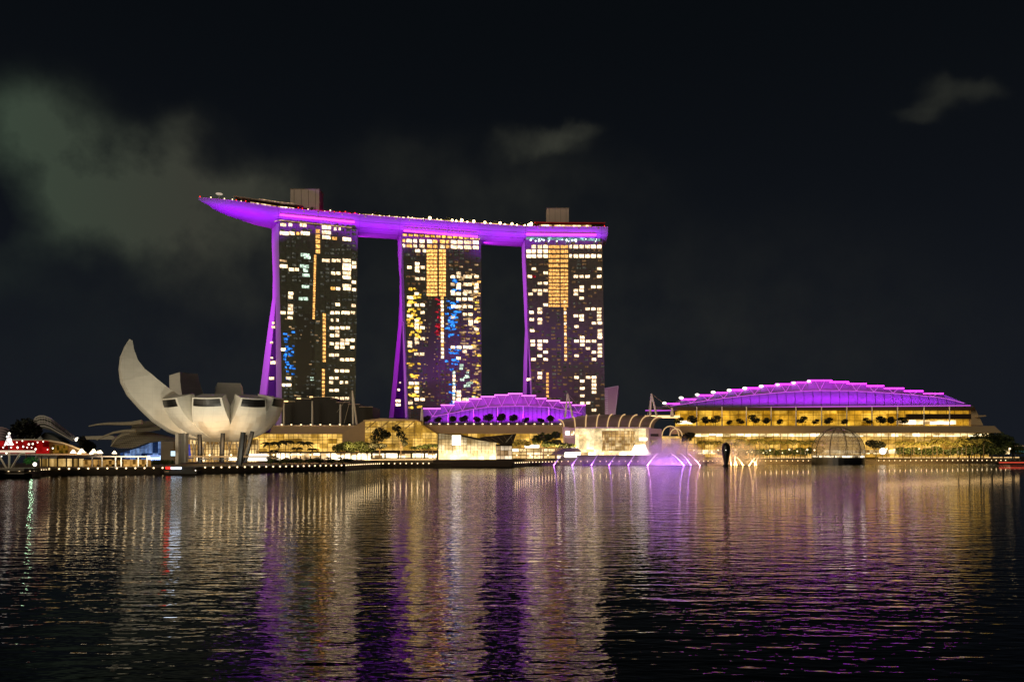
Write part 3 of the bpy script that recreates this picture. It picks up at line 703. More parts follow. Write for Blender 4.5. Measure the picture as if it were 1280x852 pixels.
# glazed ends between the two legs
M['atrium'] = mat('violet_tinted_atrium_glass', (0.05, 0.035, 0.08), 0.35, 0.3, 0.4)
def atrium(T, pts, wins):
    b = MB(); b.quad(*[W(*p) for p in pts]); b.prism([W(*p) for p in pts], (6, 2, 0)); b.build('atrium_glass', M['atrium'], T.root)
    for (px, py, w, h, D) in wins:
        x0, x1 = X(px - w / 2, D), X(px + w / 2, D); MB().box(x0, x1, D, D + .3, Z(py + h / 2, D), Z(py - h / 2, D)).build('atrium_window', E['win'], T.root)
atrium(T1, [(327, 540, 640), (346, 540, 596), (345.6, 495, 597), (345, 376, 598), (343.6, 376, 606), (333, 495, 634)], [(341.5, 403.5, 3, 3, 590), (341.6, 408.6, 4.2, 3, 590), (339.4, 428, 3.4, 2.6, 590), (341, 453, 6, 4, 588), (339.4, 472.6, 6, 3.4, 588), (339.6, 447, 3, 2, 588)])
atrium(T2, [(491.5, 522, 660), (506.5, 522, 622), (505, 480, 624), (503, 406, 626), (502.6, 406, 634), (496, 480, 652)], [(498.2, 487, 3, 2.6, 616), (497.6, 500.6, 6, 3, 615), (497.6, 505.6, 6, 3, 615), (500, 478, 2, 1.6, 616)])
atrium(T3, [(657.8, 520, 663), (664.5, 520, 634), (663, 490, 635), (660.2, 420, 637), (659.8, 420, 646), (658.4, 490, 659)], [(660.6, 474, 4.4, 3, 630)])

# ------------------------------------------------------------------ purple flood lighting (added lamps hung in open air, turned to what they light)
PURP = (0.33, 0.003, 0.92)
def area(name, loc, target, sx, sy, power, col):
    l = bpy.data.lights.new(name, 'AREA'); l.shape = 'RECTANGLE'; l.size = sx; l.size_y = sy; l.energy = power; l.color = col
    o = bpy.data.objects.new(name, l); C.objects.link(o); o.location = loc
    d = Vector(target) - Vector(loc); o.rotation_euler = d.to_track_quat('-Z', 'Y').to_euler(); return o
def hull_light(px0, px1, power, over_tower):
    a, b = rimpt(px0), rimpt(px1); m = (a + b) / 2; L = (b - a).length; d = (b - a); d.z = 0; d.normalize(); n = Vector((d.y, -d.x, 0))
    if over_tower: loc = m + n * 13 + Vector((0, 0, -34)); tgt = loc - n * 14.5 + Vector((0, 0, 36)); sp = 44
    else: loc = m + n * 16 + Vector((0, 0, -26)); tgt = m - n * 8 + Vector((0, 0, -5)); sp = 95
    o = area('added_hull_flood', loc, tgt, L, 2, power, PURP); o.data.spread = R(sp)  # added lamp, floats unseen below and before the rim
for (a, b, p, ov) in ((256, 345, 20000, 0), (350, 445, 14000, 1), (450, 500, 12500, 0), (503, 600, 14000, 1), (602, 655, 12500, 0), (657, 756, 14000, 1)): hull_light(a, b, p, ov)
def leg_light(x, y, z0, z1, tx, ty, power):
    m = Vector((x, y, (z0 + z1) / 2))
    l = bpy.data.lights.new('added_leg_flood', 'AREA'); l.shape = 'RECTANGLE'; l.size = 2; l.size_y = z1 - z0; l.energy = power; l.color = (0.50, 0.012, 0.80); l.spread = R(150)
    o = bpy.data.objects.new('added_leg_flood', l); C.objects.link(o); o.location = m  # added lamp strip, floats unseen beside the tower leg
    o.rotation_euler = (Vector((tx, ty, m.z)) - m).to_track_quat('-Z', 'Y').to_euler()
leg_light(-218, 596, 35, 184, -192, 614, 74000)
leg_light(-128, 624, 25, 184, -95, 628, 64000)
leg_light(-24, 640, 40, 184, 8, 642, 56000)

# ------------------------------------------------------------------ lotus-shaped museum
MUS = Vector((-134.2, 360, DECK))
mus = thing('museum', MUS, 'white lotus-shaped museum with one tall curved petal beside the water', 'museum')
def petal(az, prof, wid, thick, cap=True, win=True, shell=M['shell']):
    """prof: (r, z) along the outer spine; wid: width there; thick: how deep the petal is towards the middle"""
    ca, sa = math.cos(az), math.sin(az); e = Vector((ca, sa, 0)); tn = Vector((-sa, ca, 0)); c0 = Vector((MUS.x, MUS.y, 0))
    rows = []; n = len(prof)
    for i, ((r, z), wd, th) in enumerate(zip(prof, wid, thick)):
        p = c0 + e * r + Vector((0, 0, z))
        q = prof[min(i + 1, n - 1)], prof[max(i - 1, 0)]
        t = Vector((q[0][0] - q[1][0], q[0][1] - q[1][1])); t.normalize()
        nin = Vector((-t.y, t.x))   # inward normal in (r, z)
        if nin.x > 0 and i > n // 2 and False: nin = -nin
        inn = p + e * (nin.x * th) + Vector((0, 0, nin.y * th))
        row = []
        for k in range(7):
            s = -1 + k / 3; bulge = (1 - s * s) * wd * .10
            row.append(p + tn * (s * wd / 2) + e * (-nin.x * bulge) + Vector((0, 0, -nin.y * bulge)))
        for k in range(5):
            s = 1 - k / 2; row.append(inn + tn * (s * wd * .42))
        rows.append(row)
    o = MB(); o.grid(rows, True)
    o.quad(*rows[0]); o.quad(*reversed(rows[-1]))
    ob = o.build('petal', shell, mus)
    for pl in ob.data.polygons: pl.use_smooth = False
    if win:
        # dark skylight in the cut top of the petal, facing outwards
        g_ = MB(); of = e * .22 - Vector((0, 0, .04)); gr = []
        for t_ in (.30, .5, .7, .9):
            ra, rb_ = (rows[-3], rows[-2]) if t_ < .5 else (rows[-2], rows[-1]); f_ = (t_ * 2) % 1 if t_ < .99 else 1
            line = []
            for k in range(9):
                s_ = .35 + 5.3 * k / 8; a = min(int(s_), 5); q_ = s_ - a
                line.append(ra[a].lerp(ra[a + 1], q_).lerp(rb_[a].lerp(rb_[a + 1], q_), f_) + of)
            gr.append(line)
        g_.grid(gr); g_.grid([[p - e * .3 for p in l_] for l_ in gr]); g_.build('skylight', M['black'], ob)
    return ob
def bowl(Rr, Hh, a1=80, n=12, z0=13.0):
    return [(1.0 + Rr * math.sin(R(a1) * k / n), z0 + Hh * (1 - math.cos(R(a1) * k / n))) for k in range(n + 1)]
def petal_std(azd, Rr, Hh, wmax, wtip, th, win=True, a1=82):
    pr = bowl(Rr, Hh, a1); n = len(pr)
    wid = []; tk = []
    for i, (r, z) in enumerate(pr):
        s = i / (n - 1); g_ = 2 * r * math.tan(R(20)) * 1.0
        wid.append(max(.6, min(g_, lerp(wmax, wtip, max(0, (s - .62) / .38))))); tk.append(lerp(1.0, th, min(1, s * 1.4)))
    return petal(R(azd), pr, wid, tk, win=win)
for (az, Rr, Hh, wm, wt, th, wn) in [(-127, 28.5, 22, 16, 12.0, 9, True), (-88, 27.5, 22, 16.5, 12.6, 9, True), (-48, 27.5, 22.2, 15.5, 11.5, 9, True), (-12, 25, 23.6, 14.5, 10.5, 8, True),
                                      (26, 19, 24, 13, 10, 8, False), (70, 28, 25, 16, 12, 8, False), (110, 34, 33.5, 17, 13, 7, False), (150, 35, 38, 17, 12, 7, False)]:
    petal_std(az, Rr, Hh, wm, wt, th, wn)
bp_ = [(1, 13), (9, 13.4), (18, 15), (26, 18.5), (32, 22.8), (37, 28), (42, 34), (44.6, 39.5), (45.4, 45), (45, 50.5), (43.4, 55.3), (41.8, 58.5)]
petal(R(-153), bp_, [.8, 6, 11, 13, 13, 13, 12.5, 12, 10, 8, 5.5, 3.5], [1, 6, 15, 16, 15, 14, 13, 12, 9.5, 6.5, 3.5, 1.2], win=False)
# columns, lift tower, lobby
def col(x0, y0, x1, y1, D, r, m=M['black']): MB().tube(W(x0, y0, D), W(x1, y1, D), r, r * .8, 8).build('column', m, mus)
col(250, 578, 249.5, 543, 340, 1.2); col(277, 577, 278.5, 541, 338, 1.2); col(299, 581, 304, 540, 326, 1.4); col(304, 577, 307, 543, 345, 1.0); col(306, 577, 315.5, 539, 336, 1.1)
MB().pbox(219, 223, 541, 580, 318, 3).build('lift_shaft', M['concrete'], mus)
MB().pbox(224.6, 232, 541, 578, 322, 3).build('lift_frame', M['concrete'], mus)
MB().pbox(233, 322, 549.5, 577, 368, 2).build('lobby_glass', E['lobby'], mus)
mm = MB()
for k in range(24): x = lerp(233, 322, k / 23); mm.pbox(x - .25, x + .25, 549.5, 577, 367.4, .4)
for y in (549, 555, 561, 567): mm.pbox(233, 322, y - .3, y + .3, 367.3, .3)
mm.build('lobby_mullion', M['mullion_gold'], mus)
br_ = MB()
for k in range(7): x = 240 + k * 11; br_.tube(W(x, 576, 362), W(x + 6, 551, 362), .35); br_.tube(W(x + 6, 576, 361), W(x, 551, 361), .35)
br_.build('lobby_brace', M['steel'], mus)
MB().pbox(228, 338, 569.5, 571.5, 330, 9).build('terrace_edge', M['concrete'], mus)
for (x0, x1, y0, y1, s) in ((308.5, 333, 567, 575.5, 'shop'), (286, 299, 570, 575, 'shop'), (246, 255, 571, 576, 'shop')):
    MB().pbox(x0, x1, y0, y1, 341, 1).build('lobby_window', E['white'] if x0 > 300 else E[s], mus)
# museum flood lights stand on the terrace before it
for (px, D, tx, ty, p) in ((150, 284, 215, 470, 34000), (262, 299, 275, 490, 20000), (330, 312, 300, 490, 11000)):
    l = bpy.data.lights.new('museum_floodlight', 'SPOT'); l.energy = p * 1.5; l.color = (1, .92, .72); l.spot_size = R(95); l.spot_blend = 1; l.shadow_soft_size = 1.0
    o = bpy.data.objects.new('museum_floodlight', l); C.objects.link(o); o.location = (X(px, D), D - 6, 3.2)
    o.rotation_euler = (W(tx, ty, 345) - o.location).to_track_quat('-Z', 'Y').to_euler()

# ------------------------------------------------------------------ shopping mall, long low building
DM = 520
def mullions(px0, px1, py0, py1, D, dx, dy, m, parent, w=.22, name='mullion'):
    b = MB(); n = max(1, round((px1 - px0) / dx)); k2 = max(1, round((py1 - py0) / dy))
    for k in range(n + 1): x = lerp(px0, px1, k / n); b.box(X(x, D) - w / 2, X(x, D) + w / 2, D - .3, D - .05, Z(py1, D), Z(py0, D))
    for k in range(k2 + 1): y = lerp(py0, py1, k / k2); b.box(X(px0, D), X(px1, D), D - .36, D - .04, Z(y, D) - w / 2, Z(y, D) + w / 2)
    return b.build(name, m, parent)
def fascia_lamps(px0, px1, n, y, D, label):
    first = None
    for k in range(n):
        px = lerp(px0, px1, (k + .5) / n); loc = W(px, y, D)
        if first is None:
            first = thing('eave_lamp', loc, label, 'lamp', label.split(' along')[0] + 's')
            MB().sphere(loc + Vector((0, 0, .1)), .5, 8, 5, (1.3, 1, .7)).build('lens', E['lamp'], first)
        else: put(first, loc)
mallL = thing('shopping_mall', (X(400, DM), DM, DECK), 'long low golden-glass mall wing with brown eave behind the left palms', 'mall')
MB().prism([W(337, 542, DM - 6), W(462, 542, DM - 6), W(457, 532, DM), W(340, 532, DM)], (0, 30, 0)).build('eave', M['fascia'], mallL)
MB().path([W(340, 531.6, DM - .3), W(456, 531.6, DM - .3)], .22, 5).build('eave_light_line', E['dim'], mallL)
MB().pbox(300, 464, 541.5, 566, DM + 1, 24).build('glass_front', E['facade_gold'], mallL)
mullions(300, 464, 542, 566, DM + 1, 6, 4, M['mullion_gold'], mallL)
MB().pbox(300, 464, 565.6, 575, DM - 3, 4).build('shop_front', E['shop'], mallL)
mullions(300, 464, 565.6, 574.8, DM - 3, 13, 9, M['brown'], mallL, w=.7, name='shop_pier')
MB().pbox(298, 466, 564, 566.2, DM - 9, 6).build('canopy', M['brown'], mallL)
fascia_lamps(346, 455, 9, 530.6, DM, 'small warm lamp along the eave of the left mall wing')

cen = thing('entrance_hall', (X(488, DM), DM, DECK), 'golden gridded glass entrance hall rising between two brown eaves', 'hall')
MB().prism([W(456, 524.5, 510), W(520.5, 524.5, 510), W(520.5, 563, 505), W(456, 563, 505)], (0, 26, 0)).build('glass_front', E['facade_gold'], cen)
MB().prism([W(454, 525, 507), W(476, 522.6, 507), W(521.5, 524, 507), W(521.5, 525.6, 507), W(454, 526, 507)], (0, 30, 0)).build('roof', M['fascia'], cen)
MB().prism([W(428, 541, 514), W(456, 525, 510), W(456, 563, 510), W(428, 563, 514)], (0, 8, 0)).build('left_wing', M['mullion_gold'], cen)
MB().prism([W(520.5, 530, 511), W(528, 531, 511), W(547, 543, 508), W(547, 564, 508), (W(520.5, 564, 511))], (0, 14, 0)).build('right_wing', E['facade_gold'], cen)
mg = MB()
for k in range(14): x = lerp(456, 546, k / 13); mg.pbox(x - .2, x + .2, 526 if x < 520 else 541, 563, 504 + (0 if x < 522 else 2.4), .4)
for k in range(10): y = 530 + k * 3.5; mg.pbox(456, 520 if y < 541 else 546, y - .2, y + .2, 504, .35)
mg.build('mullion', M['mullion_gold'], cen)
ds = MB()
for k in range(4): ds.tube(W(458 + 16 * k, 536, 503.5), W(470 + 16 * k, 526, 503.5), .3)
ds.build('roof_brace', M['mullion_gold'], cen)
MB().pbox(465, 547, 565.5, 573, 498, 6).build('shop_front', E['shop'], cen)
mullions(465, 547, 565.5, 573, 498, 15, 8, M['brown'], cen, w=1.1, name='shop_pier')
MB().pbox(462, 547, 562.5, 565.3, 492, 9).build('canopy', M['brown'], cen)

mallM = thing('shopping_mall', (X(620, DM), DM, DECK), 'mall wing with brown eave below the smaller purple roof', 'mall')
MB().prism([W(532, 541.5, DM - 6), W(706, 541.5, DM - 6), W(706, 531, DM), W(526, 531, DM)], (0, 30, 0)).build('eave', M['fascia'], mallM)
MB().pbox(545, 712, 541, 566, DM + 1, 20).build('glass_front', E['facade_gold'], mallM)
mullions(545, 712, 541, 566, DM + 1, 5.5, 4, M['mullion_gold'], mallM)
MB().pbox(622, 712, 560, 573, DM - 16, 12).build('shop_front', E['shop2'], mallM)
mullions(622, 712, 560, 573, DM - 16, 9, 4, M['mullion_gold'], mallM, w=.6, name='shop_pier')
MB().pbox(656, 674, 555.5, 560.5, DM - 12, 6).build('sign_window', E['white'], mallM)
fascia_lamps(533, 706, 16, 529.8, DM, 'small warm lamp along the eave of the middle mall wing')

mallR = thing('shopping_mall', (X(1040, 535), 535, DECK), 'longest mall wing with two golden storeys under the large purple roof', 'mall')
MB().prism([W(850, 541, DM), W(1252, 540.5, DM), W(1243, 532, DM + 6), W(850, 532, DM + 6)], (0, 34, 0)).build('eave', M['fascia'], mallR)
MB().pbox(850, 1214, 512.5, 532, 548, 16).build('upper_front', E['facade_up'], mallR)
mullions(850, 1214, 512.5, 531.5, 548, 10.3, 6, M['mullion_gold'], mallR, w=.25)
MB().pbox(846, 1219, 508.6, 512.4, 540, 26).build('upper_eave', M['brown'], mallR)
ub = MB(); ub.pbox(1134, 1214, 517, 523.6, 545, 2.5); ub.pbox(1131, 1160, 521, 524, 543, 2); ub.build('terrace_canopy', M['brown'], mallR)
MB().pbox(1122, 1195, 525, 530, 545.5, 1.5).build('terrace_lights', E['shop'], mallR)
MB().pbox(846, 866, 525.5, 529.5, 543, 1.5).build('terrace_lights', E['shop'], mallR)
MB().prism([W(1214, 512, 545), W(1220, 512, 545), W(1229, 531, 545), W(1214, 531, 545)], (0, 16, 0)).build('end_wall', M['fascia'], mallR)
MB().prism([W(1222, 519, 541), W(1232, 518.5, 541), W(1233, 520.2, 541), W(1222, 521, 541)], (0, 6, 0)).build('end_canopy', M['fascia'], mallR)
for px in (871, 902.5, 933, 964, 995, 1027, 1058.5, 1090, 1122, 1155, 1187):
    MB().tube(W(px, 532, 538), W(px, 508, 538), .45, .35, 6).build('column', M['white'], mallR)
MB().pbox(862, 1236, 540.5, 545.4, 541, 4).build('clerestory', E['shop2'], mallR)
MB().pbox(850, 1236, 545.4, 571, 543, 16).build('lower_front', E['facade_gold'], mallR)
mullions(850, 1236, 541, 569, 540, 9, 5, M['mullion_gold'], mallR, w=.3)
MB().pbox(868, 1262, 562, 567, 541.5, 1.2).build('shop_front', interior('shop_strip', (1, .6, .2), (1, .85, .5), 2.2, (2.6, 90, 2.5), 0, 12, 1, 1, dark=0, sample=False), mallR)

# ------------------------------------------------------------------ stepped roofs lit purple
def stepped(name, label, steps, arc, base_y, px_ends, D, cols, e_edge, roof_m, wall_m, power, tail=None, kk=1.0, vs=True):
    px0, px1 = px_ends
    root = thing(name, (X((px0 + px1) / 2, D + 10), D + 10, Z(base_y, D)), label, 'hall')
    # lower smooth skirt
    n = 36; rows = []
    for k in range(n + 1):
        px = lerp(px0, px1, k / n); ya = interp(arc, px)
        A = W(px, base_y, D); B = W(px, ya, D + 8)
        rows.append([A, A.lerp(B, .5) + Vector((0, -1.2, .6)), B])
    MB().grid(rows).build('roof_skirt', roof_m, root, smooth=True)
    MB().path([r[-1] + Vector((0, -.4, .1)) for r in rows if arc[0][0] - 1 <= 640 + r[-1].x * F / r[-1].y <= arc[-1][0] + 1], .22 * kk, 5).build('arc_light_line', E['pinkline'], root)
    for k in range(0, n + 1, 1): MB().path([q + Vector((0, -.25, .1)) for q in rows[k]], .12, 4).build('roof_seam', M['dark'], root)
    for i, (a, b, y) in enumerate(steps):
        D2 = D + 16
        ya, yb = interp(arc, a), interp(arc, b)
        A, B = W(a, ya, D + 8), W(b, yb, D + 8); Cc, Dd = W(b, y, D2), W(a, y, D2)
        p = MB(); p.prism([A, B, Cc, Dd], (0, 40, -1.5)); p.build('roof_step', roof_m, root)
        MB().path([W(a, y, D2 - 1.6), W(b, y, D2 - 1.6)], .32 * kk, 6).build('step_light', e_edge, root)
        nb, ny = (steps[i + 1][0], steps[i + 1][2]) if i + 1 < len(steps) else (None, None)
        if vs:
            mid = (a + b) / 2; wq = min((b - a) * .36, 6)
            for q_ in (-wq, wq): MB().tube(W(mid + q_, y + .6, D2 - 1.5), W(mid, interp(arc, mid) - .4, D + 7.4), .20 * kk, n=5).build('truss_bar', E['pinkline'], root)
    if tail:
        MB().prism([W(*q) for q in tail], (0, 20, 0)).build('roof_tail', roof_m, root)
    for px in cols: MB().tube(W(px, base_y + 1, D - 3), W(px, interp(arc, px) + .5, D + 4), .45, .35, 6).build('column', E['magenta2'] if False else M['white'], root)
    a, b = W(px0, base_y, D), W(px1, base_y, D); mid = (a + b) / 2
    fo = area('roof_floodlight', (mid.x, D - 9.5, a.z + 2), (mid.x, D + 9, a.z + 12), b.x - a.x, 1.5, power * .48, (0.40, 0.003, 0.88)); fo.data.spread = R(58)
    f2 = area('added_ridge_flood', (mid.x, D - 6, Z(arc[len(arc) // 2][1], D) + 3), (mid.x, D + 16, Z(arc[len(arc) // 2][1], D) + 6), (b.x - a.x) * .8, 1.0, power * .12, (0.70, 0.02, 0.95)); f2.data.spread = R(54)  # extra unseen lamp, added to brighten the upper steps
    return root
midsteps = [(529, 553, 510.2), (551, 570, 506), (568, 588, 501.6), (586, 602, 498.2), (601, 619, 495.4), (618, 636, 493.4), (635, 653, 491.7), (652, 670, 494.3), (669, 683, 497.6), (682, 700, 500.4), (699, 715, 502.6), (714, 732, 506)]
midroof = stepped('theatre_hall', 'smaller stepped purple roof with trusses, in front of the middle and right towers', midsteps,
        [(533, 522), (563, 516.5), (587, 511.8), (611, 508.5), (652, 507), (687, 509), (712, 513), (731, 518)], 531.5, (531, 733), 552, (560, 592, 622, 654, 686), E['magenta2'], M['purple_roof'], None, 62000)
expsteps = [(833, 857, 504.2), (851, 877, 498.7), (871, 898, 493.7), (892, 917, 490.5), (910, 935, 487.1), (930, 956, 484.7), (951, 975, 481.8), (969, 995, 479.8), (989, 1014, 477.6), (1010, 1040, 475.2), (1037, 1061, 477.1), (1058, 1083, 479.3), (1080, 1105, 482), (1103, 1130, 485), (1128, 1154, 488.4), (1152, 1179, 491.6)]
exproof = stepped('expo_hall', 'largest stepped purple roof, arching over the right mall wing', expsteps,
        [(833, 508), (855, 505), (880, 501), (905, 497.5), (940, 493.5), (980, 490), (1020, 488), (1060, 488.3), (1100, 490.3), (1140, 493.3), (1179, 497.2), (1200, 502.5), (1214, 506.5)], 510, (815, 1216), 556, (), E['magenta'], M['purple_roof'], None, 115000,
        tail=[(1178, 497.4, 568), (1178, 491.8, 572), (1212, 506, 564), (1216, 509, 564), (1178, 509, 564)], kk=1.15)
MB().path([W(812, 513.3, 553), W(845, 512.4, 553), W(900, 509.6, 553), W(1000, 508.2, 553), W(1213, 506.6, 553)], .35, 5).build('eave_light_line', E['pinkline'], exproof)
for (px, y, r) in ((830.5, 503.5, 1.0), (851.5, 497, 1.1), (871.5, 493, 1.0), (891.5, 490, 1.1), (911.5, 487.5, 1.1), (931, 485, 1.1), (951.5, 482.5, 1.1), (972, 480.4, .9), (992, 478.2, .9), (1011, 476.2, .9)):
    c = W(px, y, 569); MB().sphere(c, r, 8, 5, (1.6, 1, .9)).build('floodlight', E['white'], exproof)

# left dark stepped hall with white columns
casino = thing('dark_hall', (X(408, 545), 560, DECK), 'dark unlit stepped hall with pale columns right of the lotus museum', 'hall')
for (a, b, y) in [(352, 369, 501.5), (368, 389, 498), (388, 414, 496), (413, 421, 497.8), (420, 436, 502.6), (435, 450, 505), (449, 466, 508.3)]:
    MB().pbox(a, b, y, 532, 545 + (b - a) * .02, 30).build('roof_step', M['roof'], casino)
    MB().path([W(a, y, 544.6), W(b, y, 544.6)], .25, 5).build('roof_edge', M['steel'] if b < 420 else M['panel'], casino)
for (a, b, y) in [(354, 360, 501.3), (371, 376, 497.8), (387, 391, 495.8)]: MB().path([W(a, y, 544), W(b, y, 544)], .45, 5).build('edge_light', E['line'], casino)
for px, y in ((355, 503), (390.5, 501), (425.5, 505)): MB().tube(W(px, 532, 540), W(px, y, 540), .75, .6, 8).build('column', M['white'], casino)
def mast(name, ax, ay, l1, l2, ly, D, label, stays=()):
    t = thing(name, (X(ax, D), D, Z(ly, D)), label, 'mast')
    MB().tube(W(l1, ly, D), W(ax, ay, D), .75, .5, 8).build('leg', M['white'], t)
    MB().tube(W(l2, ly, D), W(ax, ay, D), .75, .5, 8).build('leg', M['white'], t)
    for st_ in stays:
        MB().tube(W(*st_[0]), W(ax, ay + .5, D), .10, .10, 4).build("stay", M["steel"], t)
mast('tall_mast', 440.5, 488, 441.5, 446, 530, 535, 'pale pointed mast right of the dark stepped hall', (((430, 529, 535), 0), ((416, 522, 548), 0)))
mast('a_frame_mast', 709.5, 491.5, 706.5, 716, 521.5, 520, 'pale A-shaped mast at the right end of the smaller purple roof', (((733, 518, 540), 0),))
mast('a_frame_mast', 814.3, 491.6, 812.5, 821, 520, 520, 'pale A-shaped mast left of the largest purple roof', (((809, 520, 530), 0), ((842, 513, 540), 0)))
mast('a_frame_mast', 840, 509, 838.8, 841.5, 521, 530, 'short pale post at the lower left end of the largest purple roof')
mast('a_frame_mast', 527.5, 508, 526, 528.5, 530, 535, 'short pale mast at the foot of the middle tower')
gl_ = thing('link_walkway', (X(828, 530), 530, Z(520, 530)), 'gold and pink lit walkway beside the A-shaped mast right of the plaza', 'walkway')
MB().pbox(806, 850, 519, 521.5, 532, 8).build('edge', E['line'], gl_); MB().pbox(807, 834, 512.2, 513.2, 533, 1).build('light_strip', E['pinkline'], gl_)

# far tilted tower
DT = 800
ft = thing('slanted_tower', (X(763, DT), DT, DECK), 'rose-grey slanted tower far behind, right of the three towers', 'tower')
MB().prism([W(757.5, 575, DT), W(762.5, 575, DT), W(773.2, 481.8, DT), W(755.4, 484.8, DT)], (4, 22, 0)).build('wall', M['pink'], ft)
area('added_slanted_tower_fill', (X(763, DT), DT - 60, 30), (X(763, DT), DT, 55), 12, 2, 13000, (1, .8, .75))  # added unseen lamp that brightens the slanted wall
rb = MB()
for k in range(13): y = 487.5 + k * 2.3; rb.pbox(755.9 + k * .08, 760, y, y + .8, DT - .8, .7)
rb.build('balcony', M['white'], ft)
MB().path([W(755.6, 485.4, DT - .3), W(773, 482.2, DT - .3)], .35, 5).build('roof_edge', M['white'], ft)
MB().path([W(773.0, 482.2, DT - .3), W(767.5, 530, DT - .3)], .35, 5).build('corner_edge', M['white'], ft)

# ------------------------------------------------------------------ event plaza canopy
DP = 500
ep = thing('plaza_canopy', (X(765, DP), DP, DECK), 'arched glass canopy with curved ribs over the bright white plaza', 'canopy')
def ptop(px): return interp([(701, 524.6), (728, 519), (750, 518), (775, 518), (800, 518.6), (824, 521), (840, 525)], px)
def canopy_pt(px, s):
    yb = interp([(704, 533), (720, 534.2), (815, 534.6), (835, 536)], px); pt_ = px + (s ** 1.6) * interp([(700, -8), (735, 2), (860, 22)], px)
    y = lerp(yb, ptop(pt_), math.sin(s * math.pi / 2) ** 1.0); return W(pt_, y, DP + 14 * s)
M['canopyglass'] = mat('bronze_canopy_glass', (0.33, 0.25, 0.20), 0.3, 0.3, 0.3)
MB().grid([[canopy_pt(px, s / 6) for s in range(7)] for px in [703 + 6 * k for k in range(20)]]).build('canopy_roof', M['canopyglass'], ep, smooth=True)
for px in (705, 719, 732, 745.5, 759, 773, 786, 799, 812):
    MB().path([canopy_pt(px, s / 6) + Vector((0, -.5, .2)) for s in range(7)], .38, 6).build('rib', emat('lit_rib', (1, .62, .28), .75) if px == 705 else bpy.data.materials['lit_rib'], ep)
MB().pbox(719, 812, 533.4, 535, DP - .6, 1).build('beam', E['line'] if False else M['steel'], ep)
MB().pbox(719, 811, 535, 568, DP + 10, 4).build('back_wall', E['plaza'], ep)
dr = MB(); rows = []
for k in range(13):
    a = math.pi * (1 + k / 12); c = W(773, 560, DP + 8); rows.append([(c.x + 11 * math.cos(a), c.y + 8 * math.sin(a), Z(563, DP)), (c.x + 11 * math.cos(a), c.y + 8 * math.sin(a), Z(538, DP))])
dr.grid(rows); dr.build('glass_drum', interior('drum_glass', (1, .55, .15), (1, .72, .35), .9, (2, 2, 2), 0, 24, 1, 1, dark=.4), ep)
dm = MB()
for r in rows[::1]: dm.tube(Vector(r[0]) + Vector((0, -.1, 0)), Vector(r[1]) + Vector((0, -.1, 0)), .14, n=4)
for j in range(7): dm.path([Vector(r[0]).lerp(Vector(r[1]), j / 6) + Vector((0, -.15, 0)) for r in rows], .12, 4)
dm.build('drum_mullion', M['mullion_gold'], ep)
MB().prism([W(811, 534.5, DP - 1), W(827, 536, DP - 1), W(827, 566, DP - 1), W(811, 566, DP - 1)], (0, 14, 0)).build('right_pier', M['pink'], ep)
MB().prism([W(704, 533, DP), W(719, 534.5, DP), W(719, 566, DP), (W(707, 566, DP))], (0, 14, 0)).build('left_pier', M['pink'], ep)
for (a, b, y0, y1, e) in ((707, 712, 538.6, 543.4, 'white'), (714, 718, 538.6, 543.4, 'shop2'), (799, 809, 546.6, 550.4, 'white'), (813.5, 823, 542, 545, None), (813.5, 823, 550, 556, 'dim')):
    MB().pbox(a, b, y0, y1, DP - 1.6, .5).build('pier_window', E[e] if e else M['dark'], ep)
MB().prism([W(788, 568, DP - 4), W(794, 556, DP - 4), (W(806, 555, DP - 4)), W(812, 568, DP - 4)], (0, 3, 0)).build('stage_light', E['white'], ep)
MB().pbox(716, 814, 565, 568.6, DP - 3, 4).build('plaza_front', E['shop'], ep)
st = MB()
for k in range(4): st.box(X(700, DP), X(826, DP), DP - 14 + 2.5 * k, DP - 11.5 + 2.5 * k, DECK + .02, DECK + .5 + .9 * k)
st.build('steps', M['concrete'], ep)
for (px, r, w_) in ((838, 11, 0), (845, 8, 0)):
    c = W(px, 544.5, DP + 12); MB().path([(c.x + r * .52 * math.cos(math.pi * k / 8) * 1.0, c.y, c.z + r * .60 * math.sin(math.pi * k / 8)) for k in range(9)], .35, 5).build('side_arch', bpy.data.materials['lit_rib'], ep)
MB().pbox(827, 852, 545, 566, DP + 16, 10).build('side_hall', E['facade_gold'], ep)
kiosk = thing('kiosk', (X(706, 470), 478, DECK), 'dark slanted kiosk roof with a white lit counter left of the plaza', 'kiosk')
MB().prism([W(689, 568, 478), W(699, 559, 478), W(722, 559.5, 478), W(727, 564, 478), W(712, 564.5, 478), W(708, 568, 478)], (0, 8, 0)).build('roof', M['dark'], kiosk)
MB().pbox(707, 721, 557, 559.4, 478, 2).build('sign', E['white'], kiosk); MB().pbox(706, 721, 565, 571.4, 477, 1.5).build('counter', E['white'], kiosk)

